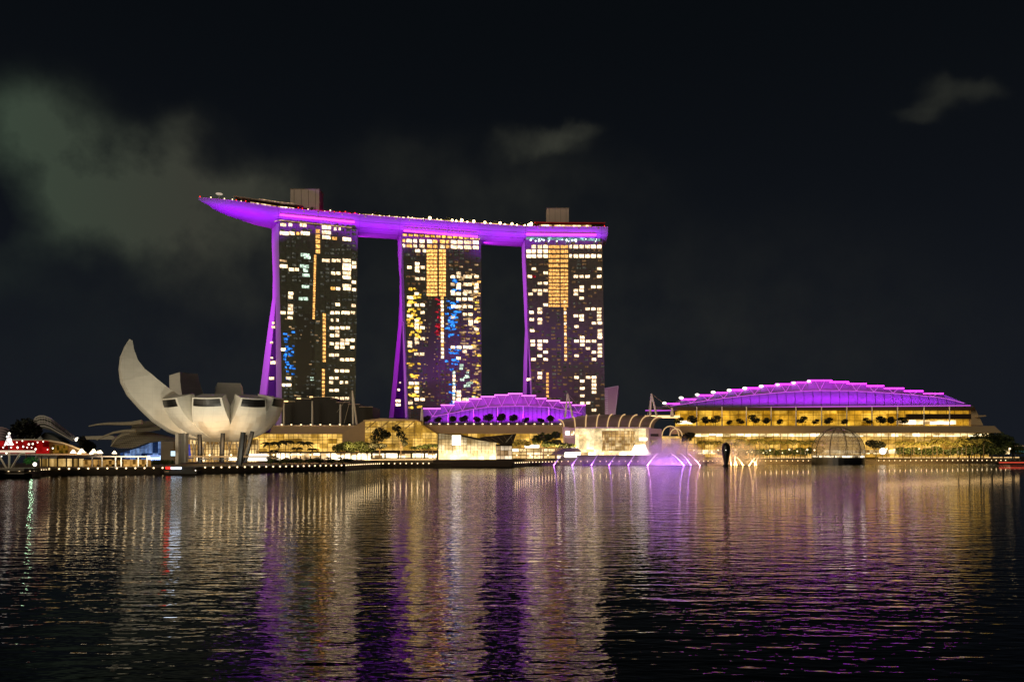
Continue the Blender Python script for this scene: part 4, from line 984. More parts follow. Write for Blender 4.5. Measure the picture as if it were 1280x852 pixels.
# ------------------------------------------------------------------ crystal pavilion on the water
DC = 404
cp = thing('crystal_pavilion', (X(592, DC), DC + 10, 0), 'faceted glass crystal pavilion glowing on a dark floating base', 'pavilion')
MB().prism([W(541.5, 583.6, DC - 4), W(640, 583.2, DC - 4), W(640, 573.8, DC - 4), W(541.5, 574.2, DC - 4)], (0, 26, 0)).build('base', M['brown'], cp)
MB().prism([W(547.5, 574, DC), W(620, 574, DC), W(620, 551.5, DC), W(600, 549, DC), W(572, 543.4, DC), W(547.5, 541.6, DC)], (0, 18, 0)).build('glass_body', E['pav'], cp)
mg = MB()
for k in range(17):
    x = lerp(547.5, 620, k / 16); yt = interp([(547.5, 541.6), (572, 543.4), (600, 549), (620, 551.5)], x)
    mg.tube(W(x, 566 if 566 < 600 else 0, DC - .2), W(x, yt, DC - .2), .11, n=4)
for y in (544.5, 548.5, 552.5, 556.5, 560.5):
    x1 = 620 if y > 551.5 else interp([(541.6, 547.5), (543.4, 572), (549, 600), (551.5, 620)], y)
    mg.tube(W(547.5, y, DC - .2), W(x1, y, DC - .2), .10, n=4)
mg.build('mullion', M['mullion_gold'], cp)
MB().path([W(547.5, 541, DC - .5), W(547.3, 574, DC - .5)], .35, 5).build('corner_post', M['brown'], cp)
MB().prism([W(547, 541.2, DC - .4), W(572, 542.4, DC - .4), W(603, 548, DC - .4), W(620.5, 551, DC - .4), W(620, 553, DC - .4), W(598, 550, DC - .4), W(572, 544.4, DC - .4)], (0, 18.6, 0)).build('roof_edge', M['brown'], cp)
MB().prism([W(598, 546.4, DC - 1.4), W(645.5, 541.6, DC - 1.4), W(641, 553.6, DC - 1.4), W(632, 556, DC - 1.4), W(619.5, 553, DC - 1.4)], (0, 14, 0)).build('slanted_roof', M['brown'], cp)
rr = MB()
for k in range(5): rr.tube(W(606 + 8 * k, 546 - .7 * k + 1, DC - 1.6), W(617 + 6 * k, 552.4, DC - 1.6), .09, n=4)
rr.build('roof_seam', M['fascia'], cp)
MB().path([W(632.4, 552.6, DC - 1.8), W(640.6, 543.2, DC - 1.8)], .2, 5).build('roof_glint', M['steel'], cp)
MB().pbox(620.6, 640, 556, 573.6, DC, 12).build('side_box', interior('side_box_glass', (1, .55, .2), (1, .8, .55), .8, (2, 90, 3), 0, 12, 2.2, .8, dark=.2), cp)
MB().pbox(620, 640.6, 554.6, 557, DC - .5, 13).build('side_roof', M['brown'], cp)
MB().pbox(565, 576, 543.8, 556, DC - .8, .4).build('light_panel', E['white'], cp)
mullions(620.6, 640, 557, 573.6, DC, 4.8, 6, M['brown'], cp, w=.22, name='side_mullion')

# ------------------------------------------------------------------ glass dome on the water
DD = 500; RD = 16.6
gd = thing('glass_dome', (X(1061, DD), DD + RD, 0), 'louvred round glass dome on a black round base in the water', 'dome')
cx, cy = X(1061, DD), DD + RD; zb = Z(571, DD)
def dome_pt(th, az, r=RD):   # th from -20 deg (base) to 90
    return (cx + r * math.cos(th) * math.cos(az), cy + r * math.cos(th) * math.sin(az), zb + 3.6 + r * .97 * math.sin(th))
nv = MB(); rows = [[dome_pt(R(-12 + 102 * i / 14), 2 * math.pi * j / 28) for j in range(28)] for i in range(15)]
M['domeglass'] = mat('pale_dome_glass', (0.62, 0.50, 0.36), 0.25, 0.25, 0.25)
dg = M['domeglass'].node_tree.nodes['Principled BSDF']; dg.inputs['Alpha'].default_value = 0.42; dg.inputs['Base Color'].default_value = (.5, .4, .3, 1)
nv.grid(rows, True); nv.build('glass_shell', M['domeglass'], gd, smooth=True)
lv = MB()
for i in range(17):
    th = R(-8 + 3.7 * i); lv.path([dome_pt(th, 2 * math.pi * j / 28, RD + .18) for j in range(29)], .13, 4)
lv.path([dome_pt(R(66), 2 * math.pi * j / 28, RD + .18) for j in range(29)], .10, 4)
lv.build('louvre', M['brown'], gd)
ri = MB()
for j in range(10): ri.path([dome_pt(R(-12 + 8 * i), 2 * math.pi * (j + .38) / 10, RD + .25) for i in range(13)], .22, 4)
ri.build('rib', M['dark'], gd)
MB().sphere((cx, cy, zb + 3.6 + RD * .97), 4.6, 12, 6, (1, 1, .10)).build('cap', M['dark'], gd)
MB().tube((cx, cy, -1), (cx, cy, zb - .3), RD + .2, RD + .2, 32).build('base', M['black'], gd)
MB().tube((cx, cy, zb - .28), (cx, cy, zb + .9), RD * .985, RD * .985, 32).build('interior_light_band', interior('dome_band', (1, .7, .35), (1, .9, .7), 3.2, (1.6, 1.6, 90), 0, 90, 1, 1, dark=0, sample=False), gd)
t = thing('globe_lamp', (X(1103.5, 520), 520, DECK), 'large white globe lamp right beside the louvred glass dome', 'lamp')
MB().tube((X(1103.5, 520), 520, DECK), W(1103.5, 566, 520), .15).build('post', M['dark'], t); MB().sphere(W(1103.5, 563.6, 520), 2.2, 10, 7).build('globe', E['white'], t)

# ------------------------------------------------------------------ dark float sculpture
DF = 446
fs = thing('float_sculpture', (X(907.6, DF), DF, 0), 'tall black teardrop float standing upright in the water', 'sculpture')
prof = [(553.0, .2), (553.6, 2.6), (555.2, 4.0), (558, 5.0), (562, 5.3), (566, 5.0), (571, 4.1), (576, 3.1), (581.5, 2.3)]
rows = [[(X(907.6, DF) + (w_ * DF / F) * math.cos(2 * math.pi * j / 18), DF + (w_ * DF / F) * math.sin(2 * math.pi * j / 18), Z(y, DF)) for j in range(18)] for y, w_ in prof]
MB().grid(rows, True).build('body', M['black'], fs, smooth=True)
MB().tube((X(907.6, DF), DF, -.5), (X(907.6, DF), DF, .7), 2.4, 1.6, 14).build('foot', M['black'], fs)
MB().sphere(W(907.3, 562.3, DF - 2.6), .22, 8, 5).build('eye_light', E['white'], fs)
for (px, w_, h_, lb) in ((893, 9, 2.2, 'low dark fountain pontoon left of the black float'), (921, 9, 2.4, 'low dark fountain pontoon right of the black float'), (734.5, 6, 1.6, 'small dark pontoon among the white water jets')):
    D = 462; t = thing('pontoon', (X(px, D), D, 0), lb, 'pontoon')
    MB().box(X(px - w_, D), X(px + w_, D), D, D + 4, -.3, h_ * .4).build('hull', M['dark'], t)
    nz_ = MB()
    for k in range(9): x = X(px - w_ + (k + .5) * w_ / 4.5, D); nz_.tube((x, D + 2, h_ * .4), (x, D + 2, h_ + random.uniform(0, 1.2)), .28, .12, 5)
    nz_.build('nozzle', M['dark'], t)

# ------------------------------------------------------------------ fountain
M['jet'] = mat('lit_spray', (0.9, 0.9, 0.95), 0.6, 0.1, 1.0)
jw = emat('lit_water_jet', (1.0, .82, .9), 1.0)
jo = mat('amber_lit_spray', (0.9, 0.75, 0.5), 0.6, 0.1, 1.0)
def jet(p0, p1, label, m, sag=0.0, r=.30):
    D = 450; a = W(p0[0], p0[1] + .6, D); b = W(p1[0], p1[1], D + 3); t = thing('water_jet', (a.x, a.y, 0), label, 'water jet', 'fountain jets')
    P = []
    for k in range(9):
        s = k / 8; q = a.lerp(b, s); q.z += sag * 4 * s * (1 - s); P.append(q)
    MB().path(P, r, 6, r1=r * .35).build('stream', m, t, smooth=True)
    l = bpy.data.lights.new('jet_light', 'SPOT'); l.energy = 3600 if m is not jo else 1700; l.color = (1, .75, .95) if m is not jo else (1, .8, .6); l.spot_size = R(34); l.spot_blend = .6; l.shadow_soft_size = .4
    o = bpy.data.objects.new('jet_light', l); C.objects.link(o); o.location = P[0] + Vector((0, -5, -.2)); o.rotation_euler = (P[5] - o.location).to_track_quat('-Z', 'Y').to_euler()
for (x, dx_) in ((692, 13), (715, 12), (739, 10), (761, 11), (785, 10), (809, 13)): jet((x, 581), (x + dx_, 566.5), 'thin white water jet slanting up to the right in front of the plaza', M['jet'], .5)
for (x, dx_) in ((855, -17), (864, -14), (875, -16)): jet((x, 581), (x + dx_, 566), 'white water jet curving up to the left beside the violet spray', M['jet'], .8)
for (x, dx_, dy_) in ((929, -10, 12), (936, 9, 10), (946, -9, 9), (921, -6, 18), (914, -3, 24), (918, 2, 15), (943, 5, 10)): jet((x, 581), (x + dx_, 581 - dy_), 'amber water jet rising right of the black float', M['jet'], .4, .35)
DTEST = 1.0
def vol(name, c, rx, ry, rz, dens, label, col=(1, 1, 1), half=True):
    dens *= DTEST
    m = bpy.data.materials.new(name + '_mist'); m.use_nodes = True; t = m.node_tree; t.nodes.clear()
    pv = N(t, 'ShaderNodeVolumePrincipled'); o = N(t, 'ShaderNodeOutputMaterial'); t.links.new(pv.outputs[0], o.inputs['Volume'])
    pv.inputs['Color'].default_value = (*col, 1); pv.inputs['Anisotropy'].default_value = 0.0
    tcn = N(t, 'ShaderNodeTexCoord'); n = N(t, 'ShaderNodeTexNoise'); n.inputs['Scale'].default_value = .22; n.inputs['Detail'].default_value = 3
    t.links.new(tcn.outputs['Object'], n.inputs['Vector'])
    ln = N(t, 'ShaderNodeVectorMath', operation='DIVIDE'); t.links.new(tcn.outputs['Object'], ln.inputs[0]); ln.inputs[1].default_value = (rx, ry, rz)
    le = N(t, 'ShaderNodeVectorMath', operation='LENGTH'); t.links.new(ln.outputs[0], le.inputs[0])
    fall = mth(t, 'SUBTRACT', 1.0, le.outputs['Value'], clamp=True)
    d = mth(t, 'MULTIPLY', mth(t, 'MULTIPLY', fall, mth(t, 'MULTIPLY', mth(t, 'POWER', mth(t, 'MULTIPLY', n.outputs['Fac'], 1.9), 2.5), 1.0)), dens)
    t.links.new(d, pv.inputs['Density'])
    b = MB(); nn = 16; rws = []
    for i in range(9):
        th = (math.pi / 2) * i / 8
        rws.append([(c[0] + rx * math.sin(th) * math.cos(2 * math.pi * j / nn), c[1] + ry * math.sin(th) * math.sin(2 * math.pi * j / nn), c[2] + rz * math.cos(th)) for j in range(nn)])
    b.grid(rws, True); b.quad(*reversed(rws[-1]))
    me_o = thing('spray_cloud', c, label, 'spray'); ob = b.build('mist', m, me_o)
    bm_ = bmesh.new(); bm_.from_mesh(ob.data); bmesh.ops.remove_doubles(bm_, verts=bm_.verts, dist=1e-3); bmesh.ops.recalc_face_normals(bm_, faces=bm_.faces); bm_.to_mesh(ob.data); bm_.free()
    return me_o
D = 462
vol('violet', (X(838, D), D + 2, .15), 24, 9, 18.5, .50, 'big pink cloud of fountain spray between the plaza and the black float')
vol('indigo', (X(838, D), D - 6, .15), 15.5, 5, 7.2, .55, 'low violet dome of fountain spray on the water')
vol('amber', (X(922, D), D + 2, .15), 19, 8, 16.5, .30, 'golden cloud of fountain spray around the black float')
vol('lilac', (X(760, D), D + 2, .15), 36, 6, 7.0, .13, 'low lilac band of fountain spray below the plaza')
def up_spot(px, D, z, power, col, tgt, size=120):
    l = bpy.data.lights.new('fountain_light', 'SPOT'); l.energy = power; l.color = col; l.spot_size = R(size); l.spot_blend = .8; l.shadow_soft_size = .6
    o = bpy.data.objects.new('fountain_light', l); C.objects.link(o); o.location = (X(px, D), D, z); o.rotation_euler = (Vector(tgt) - o.location).to_track_quat('-Z', 'Y').to_euler()
def fan(px, w, dist, power, col, tz, up=0):
    o = area('fountain_light', (X(px, D), D - dist, .6), (X(px + up, D), D + 4, tz), w, 1.0, power, col); o.data.spread = R(130)
fan(836, 40, 15, 6000, (.95, .36, .75), 11)
fan(838, 18, 13, 2600, (.20, .04, 1.0), 3)
fan(922, 34, 14, 9000, (1.0, .52, .16), 9)
fan(885, 16, 14, 1800, (1.0, .42, .42), 9)
fan(755, 64, 13, 9000, (.42, .10, .80), 3)
# ------------------------------------------------------------------ trees
def leafy_crown(name, m, parent, blobs, n, size):
    b = MB()
    for _ in range(n):
        c, rx, rz = random.choice(blobs)
        while True:
            v_ = Vector((random.uniform(-1, 1), random.uniform(-1, 1), random.uniform(-1, 1)))
            if .25 < v_.length < 1: break
        p = Vector(c) + Vector((v_.x * rx, v_.y * rx, v_.z * rz)); s = size * random.uniform(.6, 1.4)
        a = Vector((random.uniform(-1, 1), random.uniform(-1, 1), random.uniform(-.6, .6))).normalized(); d = a.orthogonal().normalized()
        d = (d + a.cross(d) * random.uniform(-1, 1)).normalized()
        b.quad(p - a * s, p + d * s * .55, p + a * s, p - d * s * .55)
    return b.build(name, m, parent)
def broad(label, m, blobs, n=420, size=.55, h=5.0, r=.25, group=None, name='broadleaf_tree'):
    t = thing(name, (0, 0, 0), label, 'tree', group)
    tk = MB(); tk.tube((0, 0, 0), (.1, 0, h * .55), r, r * .7, 7)
    for (c, rx, rz) in blobs: tk.tube((.1, 0, h * .5), c, r * .55, r * .2, 5)
    tk.build('trunk', M['bark'], t); leafy_crown('crown', m, t, blobs, n, size); return t
def palm(label, m, h=9, n=13, L=3.6, group=None):
    t = thing('palm_tree', (0, 0, 0), label, 'tree', group)
    MB().path([(0, 0, 0), (.15, 0, h * .4), (.1, 0, h * .75), (0, 0, h)], .24, 6, r1=.13).build('trunk', M['bark'], t)
    b = MB()
    for k in range(n):
        a = 2 * math.pi * k / n + random.uniform(-.2, .2); up = random.uniform(.2, 1.2); e = Vector((math.cos(a), math.sin(a), 0)); pr = Vector((0, 0, h)); sd_ = Vector((-e.y, e.x, 0)); last = None
        for j in range(7):
            s = j / 6; p = Vector((0, 0, h)) + e * (L * s) + Vector((0, 0, up * L * .55 * s - L * .75 * s * s)); w_ = .62 * math.sin(math.pi * (.12 + .85 * s)); dr_ = Vector((0, 0, -.55 * w_ / .42))
            if last: b.quad(last[0], last[1], p + sd_ * w_ + dr_, p); b.quad(last[1 + 1], last[0], p, p - sd_ * w_ + dr_)
            last = (p, p + sd_ * w_ + dr_, p - sd_ * w_ + dr_)
    b.build('crown', m, t); return t
def place(proto, spots, used=[]):
    for i, q in enumerate(spots):
        px, D, zb, s = q
        loc = (X(px, D), D, zb); rz = random.uniform(0, 6.28)
        if i == 0: proto.location = loc; proto.scale = (s, s, s); proto.rotation_euler.z = rz
        else: put(proto, loc, s, rz)
B1 = [((0, 0, 5.2), 2.6, 1.9), ((1.6, .5, 4.6), 1.8, 1.4), ((-1.7, -.4, 4.7), 1.8, 1.4)]
# terrace trees before the purple hall: dark, round
zt = Z(530.5, 540)
tp = broad('small dark round tree on the terrace in front of the smaller purple roof', M['leafdark'], [((0, 0, 4.4), 3.3, 2.3), ((1.4, 0, 5.2), 2.2, 1.6), ((-1.6, .2, 3.8), 2.2, 1.4)], 520, .6, 4.0, .18, 'terrace trees before the purple hall')
place(tp, [(533, 539, zt, .95), (547.5, 538, zt, .8), (566, 538, zt, .92), (580, 538, zt, .95), (596, 538, zt, .85), (610.5, 538, zt, 1.15), (626.5, 538, zt, 1.15), (642, 538, zt, 1.05), (657, 539, zt, .75), (676, 539, zt, .7), (688, 538, zt, .95)])
zt2 = Z(532, 534)
tq = broad('small dark round tree on the upper terrace of the right mall wing', M['leafdark'], [((0, 0, 4.6), 3.7, 2.2), ((1.8, 0, 3.4), 2.6, 1.5), ((-1.4, .2, 5.6), 2.4, 1.4)], 460, .6, 4.0, .16, 'terrace trees of the right mall wing')
place(tq, [(849, 536, zt2, .9), (865, 536, zt2, 1.05), (882, 536, zt2, .95), (894.5, 536, zt2, 1.05), (912, 536, zt2, .6), (925, 536, zt2, .75), (942, 536, zt2, 1.15), (958, 536, zt2, .85), (975, 536, zt2, .7), (1003, 536, zt2, 1.0), (1020, 536, zt2, .7), (1036, 536, zt2, .85), (1056, 536, zt2, .7), (1084, 536, zt2, .85), (1101, 536, zt2, 1.0), (1114, 536, zt2, .95), (1128, 536, zt2, .9)])
# front palms by the museum
pp = palm('slender palm before the golden left mall wing', M['leafdark'], 11, 15, 5.4, 'palms before the left mall wing')
place(pp, [(337, 420, DECK, .98), (347.5, 424, DECK, 1.0), (357, 418, DECK, 1.05), (371, 420, DECK, .72), (381, 418, DECK, 1.0), (391, 424, DECK, .68), (342, 430, DECK, .6)])
bt = broad('broad dense tree between the palms and the entrance hall', M['leaf'], [((0, 0, 9), 4.5, 2.6), ((4, 0, 8), 3.4, 2.4), ((-4, 0, 8.2), 3.2, 2.2), ((2, 0, 10.4), 3, 1.8)], 1100, .7, 9, .4, 'broad trees left of the entrance hall')
place(bt, [(430, 440, DECK, .98), (446, 446, DECK, 1.0), (459, 450, DECK, .95)])
tt_ = broad('tall loose tree before the golden entrance hall', M['leafdark'], [((0, 0, 17), 4.6, 2.4), ((-1, 0, 13.5), 4.6, 2.6), ((3.4, 0, 15.5), 3.2, 2.2), ((-3, 0, 9.4), 3.4, 2.2), ((1.5, 0, 9), 2.6, 1.6)], 1300, .7, 15, .4)
tt_.location = (X(474.5, 440), 440, DECK); tt_.scale = (1, 1, 1.02)
t5 = broad('tall narrow leaning tree before the golden entrance hall', M['leafdark'], [((-2.4, 0, 19.4), 2.8, 2.0), ((0, 0, 16), 2.9, 2.1), ((1.9, 0, 12.6), 2.4, 2.0), ((2.4, 0, 10.4), 1.7, 1.3)], 700, .6, 15, .35)
t5.location = (X(501, 440), 440, DECK)
pp2 = palm('bushy palm right of the entrance hall beside the crystal pavilion', M['leaf'], 10, 14, 4.2, 'palms beside the crystal pavilion')
place(pp2, [(519, 450, DECK, .88), (527, 446, DECK, .95), (535, 450, DECK, 1.0), (541, 446, DECK, 1.02), (531, 455, DECK, .9)])
t6 = broad('large rounded tree between the crystal pavilion and the plaza', M['leaf'], [((0, 0, 15), 4.6, 2.8), ((-4.2, 0, 13), 3.0, 3.2), ((2, 0, 11), 3.4, 2.4), ((3.6, 0, 15), 2.4, 2.0)], 1300, .7, 13, .45)
t6.location = (X(679, 470), 470, DECK)
t7 = broad('dark leafy tree left of the plaza canopy', M['leaf'], [((0, 0, 16.2), 3.0, 2.2), ((0, 0, 11.2), 4.0, 2.4), ((4.4, 0, 9.6), 4.8, 1.8), ((9.0, 0, 9.6), 3.6, 1.2)], 1200, .7, 13, .4)
t7.location = (X(695, 468), 468, DECK)
t8 = broad('bushy low tree behind the crystal pavilion', M['leaf2'], [((0, 0, 12), 4.6, 1.8), ((-4, 0, 11), 3.0, 1.7), ((4, 0, 11), 2.6, 1.5)], 700, .6, 10, .35)
t8.location = (X(651, 480), 480, DECK)
t9 = broad('grey-brown round tree right of the plaza arches', M['leafdark'], [((0, 0, 16), 5.0, 2.8), ((-5, 0, 14.6), 4.0, 2.2), ((3, 0, 17.4), 3.2, 2.0)], 900, .7, 14, .4)
t9.location = (X(858, 520), 520, DECK)
# row of palms along the right
pr3 = palm('golden-lit palm in the row along the right mall wing', M['leaf2'], 12.5, 14, 5.2, 'palms along the right mall wing')
sp3 = [(px + random.uniform(-2.5, 2.5), 522 + random.uniform(-3, 3), DECK + 1.5, random.uniform(.82, 1.05)) for px in list(range(880, 1028, 8)) + list(range(1124, 1236, 7))]
place(pr3, sp3)
sh3 = broad('low dense bush under the palms of the right mall wing', M['leaf'], [((0, 0, 4), 4.6, 2.2), ((3, 0, 5), 3.2, 1.8), ((-3, 0, 4.6), 3.2, 1.9)], 500, .7, 4, .3, 'bushes along the right mall wing', name='bush')
place(sh3, [(px + random.uniform(-4, 4), 528, DECK + 1.5, random.uniform(.8, 1.25)) for px in list(range(905, 1030, 13)) + list(range(1130, 1262, 11))])
t10 = broad('dark rounded tree immediately right of the louvred glass dome', M['leafdark'], [((0, 0, 11), 5.2, 3.0), ((-3.4, 0, 12), 4, 2.2), ((3.4, 0, 10.6), 3.4, 2.4)], 1000, .7, 10, .4)
t10.location = (X(1095, 526), 526, DECK)
end = broad('tall dark tree at the far right end of the waterfront', M['leaf'], [((0, 0, 13), 7, 4.6), ((4.5, 0, 9.5), 5.4, 4), ((-4.5, 0, 10), 5, 4)], 1500, .9, 12, .5, 'trees at the right end of the waterfront')
place(end, [(1226, 540, DECK, 1.15), (1240, 545, DECK, 1.22), (1254, 550, DECK, 1.05), (1268, 556, DECK, .72), (1212, 542, DECK, .95), (1198, 545, DECK, .9)])

# ------------------------------------------------------------------ left shore
DL = 700
cd = thing('conservatory', (X(70, DL), DL + 20, DECK), 'white ribbed shell-shaped conservatory sloping down to a bright lamp', 'conservatory')
def arcA(s, k):   # outer shell curve, k: 0 outer rim .. 1 inner
    P0 = [(42, 534), (42.5, 527), (45, 522.5), (50, 520.2), (56, 520.3), (64, 523.5), (74, 531), (84, 538.5), (93, 545.5), (98.5, 550.5)]
    P1 = [(44, 553), (45, 546), (47, 540), (50, 536), (56, 535.5), (63, 537.5), (71, 541.5), (79, 545.5), (85, 548.5), (90, 551)]
    i = min(int(s * 9), 8); f_ = s * 9 - i
    a = (lerp(P0[i][0], P0[i + 1][0], f_), lerp(P0[i][1], P0[i + 1][1], f_)); b = (lerp(P1[i][0], P1[i + 1][0], f_), lerp(P1[i][1], P1[i + 1][1], f_))
    return W(lerp(a[0], b[0], k), lerp(a[1], b[1], k), DL - 14 * math.sin(k * 1.4))
M['consglass'] = mat('conservatory_glass', (0.14, 0.14, 0.12), 0.3, 0.3, 0.1)
MB().grid([[arcA(i / 18, k / 6) for k in range(7)] for i in range(19)]).build('glass_shell', M['consglass'], cd, smooth=True)
for k in (0, .16, .4, .55, .8): MB().path([arcA(i / 18, k) + Vector((0, -.6, .2)) for i in range(19)], .8 if k < .1 else .5, 5).build('rib', M['white'], cd)
cr = MB()
for i in range(4, 18): cr.path([arcA(i / 18, k / 4) + Vector((0, -.4, 0)) for k in range(3)], .28, 4)
cr.build('purlin', M['white'], cd)
MB().prism([W(45, 549, DL - 6), W(56, 540, DL - 8), W(70, 546, DL - 8), W(78, 552, DL - 6), W(70, 575, DL - 6), W(44, 575, DL - 6)], (0, 12, 0)).build('wall', M['consglass'], cd)
MB().sphere(W(97, 549.2, DL - 8), 2.1, 10, 6).build('tip_lamp', E['white'], cd)
cd2 = thing('conservatory', (X(0, DL), DL + 40, DECK), 'pinkish ribbed conservatory dome cut off by the left edge, behind the red canopies', 'conservatory')
rows = []
for i in range(13):
    a = math.pi * i / 12; rows.append([W(2 - 22 * math.cos(a) * (1 - .12 * k), 568 - 34 * math.sin(a) * (1 - .1 * k), DL + 30 - 5 * k) for k in range(6)])
MB().grid(rows).build('glass_shell', mat('pinkish_dome_glass', (.32, .25, .28), .4, .3, .1), cd2, smooth=True)
for k in range(6): MB().path([r[k] + Vector((0, -.4, 0)) for r in rows], .6, 5).build('rib', M['pink'], cd2)
tr = broad('tall dark tree between the two ribbed conservatories', M['leafdark'], [((0, 0, 22), 6.6, 5.4), ((-5, 0, 20), 4.6, 4.6), ((5, 0, 19), 4.4, 4.2), ((0, 0, 13), 7, 5)], 1900, 1.0, 20, .6)
tr.location = (X(33, 480), 480, DECK)
for (px, s, lb) in ((104, 1.0, 'dark low tree right of the shell conservatory lamp'), (111, .8, 'small dark tree left of the shell-roofed pavilion'), (18, .8, 'dark low tree behind the red canopies')):
    q = put(tr, (X(px, 520), 520, DECK), s * .62, random.uniform(0, 6), lb)
# red dining terrace
rt = thing('dining_terrace', (X(45, 300), 300, DECK), 'red-lit dining terrace under a curved roof on the left shore', 'restaurant')
MB().pbox(-6, 60, 550.5, 566.6, 291.5, .8).build('red_screen', E['redarea'], rt)
rc = [(14, 549.5), (40, 549.2), (62, 550.6), (78, 553.2), (90, 557.2), (100, 561.5), (108, 566)]
MB().path([W(x, y, 292) for x, y in rc], .32, 6).build('roof_beam', M['steel'], rt)
MB().prism([W(x, y + .8, 293) for x, y in rc] + [W(100, 567, 293), W(14, 567, 293)], (0, 1.5, 0)).build('back_screen', mat('ochre_screen', (.16, .10, .03), .6, .6, .4), rt)
MB().pbox(-6, 110, 567, 568.4, 288, 10).build('floor_edge', M['panel'], rt)
MB().pbox(66, 84, 556, 566, 292.6, .3).build('amber_window', interior('amber_plants', (.5, .35, .03), (.6, .25, .03), .45, (.8, 9, .8), 0, 20, 1, 1, dark=0, sample=False), rt)
dl = thing('string_lamp', (0, 0, 0), 'tiny white string lamp among the red canopies', 'lamp', 'string lamps over the red terrace')
MB().sphere((0, 0, 0), .26, 6, 5).build('bulb', E['white'], dl); MB().tube((0, 0, .2), (0, 0, .7), .03, n=4).build('cord', M['dark'], dl)
sl = [(21, 552.5), (28, 550.8), (36, 555), (41, 554.5), (47, 552.5), (54, 551.6), (34, 559), (39.5, 559), (44.5, 561), (59.5, 561.5), (66, 560), (9, 545.5), (11.5, 549), (8, 552), (13, 553), (6, 556), (16, 555), (4, 559), (14, 559), (22, 559), (29, 558), (8, 566), (2, 570)]
for i, (px, y) in enumerate(sl):
    if i == 0: dl.location = W(px, y, 285)
    else: put(dl, W(px, y, 285), random.uniform(.8, 1.5))
wt = thing('light_tree', (X(11, 284), 284, DECK), 'white illuminated cone-shaped tree ornament at the far left', 'ornament')
MB().tube(W(11, 556, 284), W(11.5, 541.5, 284), 1.5, .1, 9).build('cone', emat('white_net_lights', (1, .85, .8), 1.4, var=.6, scale=1.2), wt)
MB().sphere(W(11.5, 541.5, 284), .45, 6, 5).build('star', E['white'], wt); MB().tube((X(11, 284), 284, DECK), W(11, 556, 284), .2).build('post', M['dark'], wt)
# pier deck on V-shaped legs, left edge
vp = thing('pier', (X(9, 240), 240, 0), 'white-edged pier deck on slanted V-shaped legs at the left edge', 'pier')
MB().pbox(-12, 29, 562.6, 565.4, 238, 6).build('deck', emat('lit_deck_edge', (1, .82, .6), .75), vp)
for (a, b) in (((-2, 568), (8, 585)), ((25, 567), (14, 585)), ((11.5, 566), (11.5, 585)), ((31, 566), (24, 567.6))): MB().tube(W(*a, 240), W(*b, 240), .28, .24, 6).build('leg', M['steel'], vp)
MB().pbox(-14, 30, 585, 588.5, 237, 8).build('footing', M['concrete'], vp)
MB().pbox(-14, 30, 590.6, 592.4, 236.4, 8).build('fender', M['concrete'], vp)
lw = thing('spot_lamp', (X(44, 250), 250, DECK), 'glaring white lamp beside green lit leaves on the left shore', 'lamp')
MB().tube((X(44, 250), 250, DECK), W(44, 580, 250), .1).build('post', M['dark'], lw); MB().sphere(W(43.5, 580, 250), .6, 8, 6, (1, 1, 1.1)).build('globe', E['white'], lw)
gb = broad('small green-lit shrub beside the glaring white lamp', mat('green_lit_leaves', (.05, .22, .04), .6, .4, .5), [((0, 0, 3), 1.9, 1.3), ((-1.6, 0, 2.6), 1.3, 1.0)], 300, .3, 2, .1, name='shrub')
gb.location = (X(40, 254), 254, DECK)
l = bpy.data.lights.new('spot_lamp_light', 'POINT'); l.energy = 260; l.color = (.6, 1, .6); l.shadow_soft_size = .4
o = bpy.data.objects.new('spot_lamp_light', l); C.objects.link(o); o.location = (X(42, 250), 248.5, 5)
# arcade of lit trees and columns along the left promenade
ar = thing('arcade', (X(110, 300), 300, DECK), 'low flat-roofed arcade glowing gold behind the left quay lamps', 'arcade')
MB().pbox(50, 188, 569.6, 571, 296, 8).build('roof', M['panel'], ar)
MB().pbox(50, 104, 573, 583.5, 303, .5).build('back_light', interior('golden_arcade', (1, .55, .1), (1, .7, .3), .7, (.9, 9, 90), 0, 20, 1, 1, dark=0), ar)
MB().pbox(104, 188, 574, 583.5, 303, .5).build('back_light', interior('amber_arcade', (.9, .4, .06), (1, .55, .15), .55, (1.2, 9, 1.6), 0, 20, 1, 1, dark=0), ar)
for px in (52, 61, 72, 83, 91, 98, 115.4, 127.5, 144.5, 151.5, 173, 184): MB().tube(W(px, 586, 297), W(px, 571, 297), .25, .25, 6).build('column', M['white'] if px > 110 else M['bark'], ar)
# lamp pods
um = thing('canopy_lamp', (0, 0, 0), 'small bright tent-shaped lamp above the left arcade roof', 'lamp', 'tent lamps above the arcade')
MB().tube((0, 0, 0), (0, 0, 1.4), .06, n=4).build('post', M['dark'], um); MB().tube((0, 0, 1.1), (0, 0, 2.3), 1.05, .2, 8).build('shade', emat('tent_lamp', (1, .78, .48), 4), um)
for i, (px, s) in enumerate(((91.5, 1.1), (102, 1.25), (117, 1.2), (125.3, 1.0), (143, .9), (99, .8), (114, .8))):
    loc = (X(px, 290), 290, Z(570, 290))
    if i == 0: um.location = loc; um.scale = (s,) * 3
    else: put(um, loc, s)
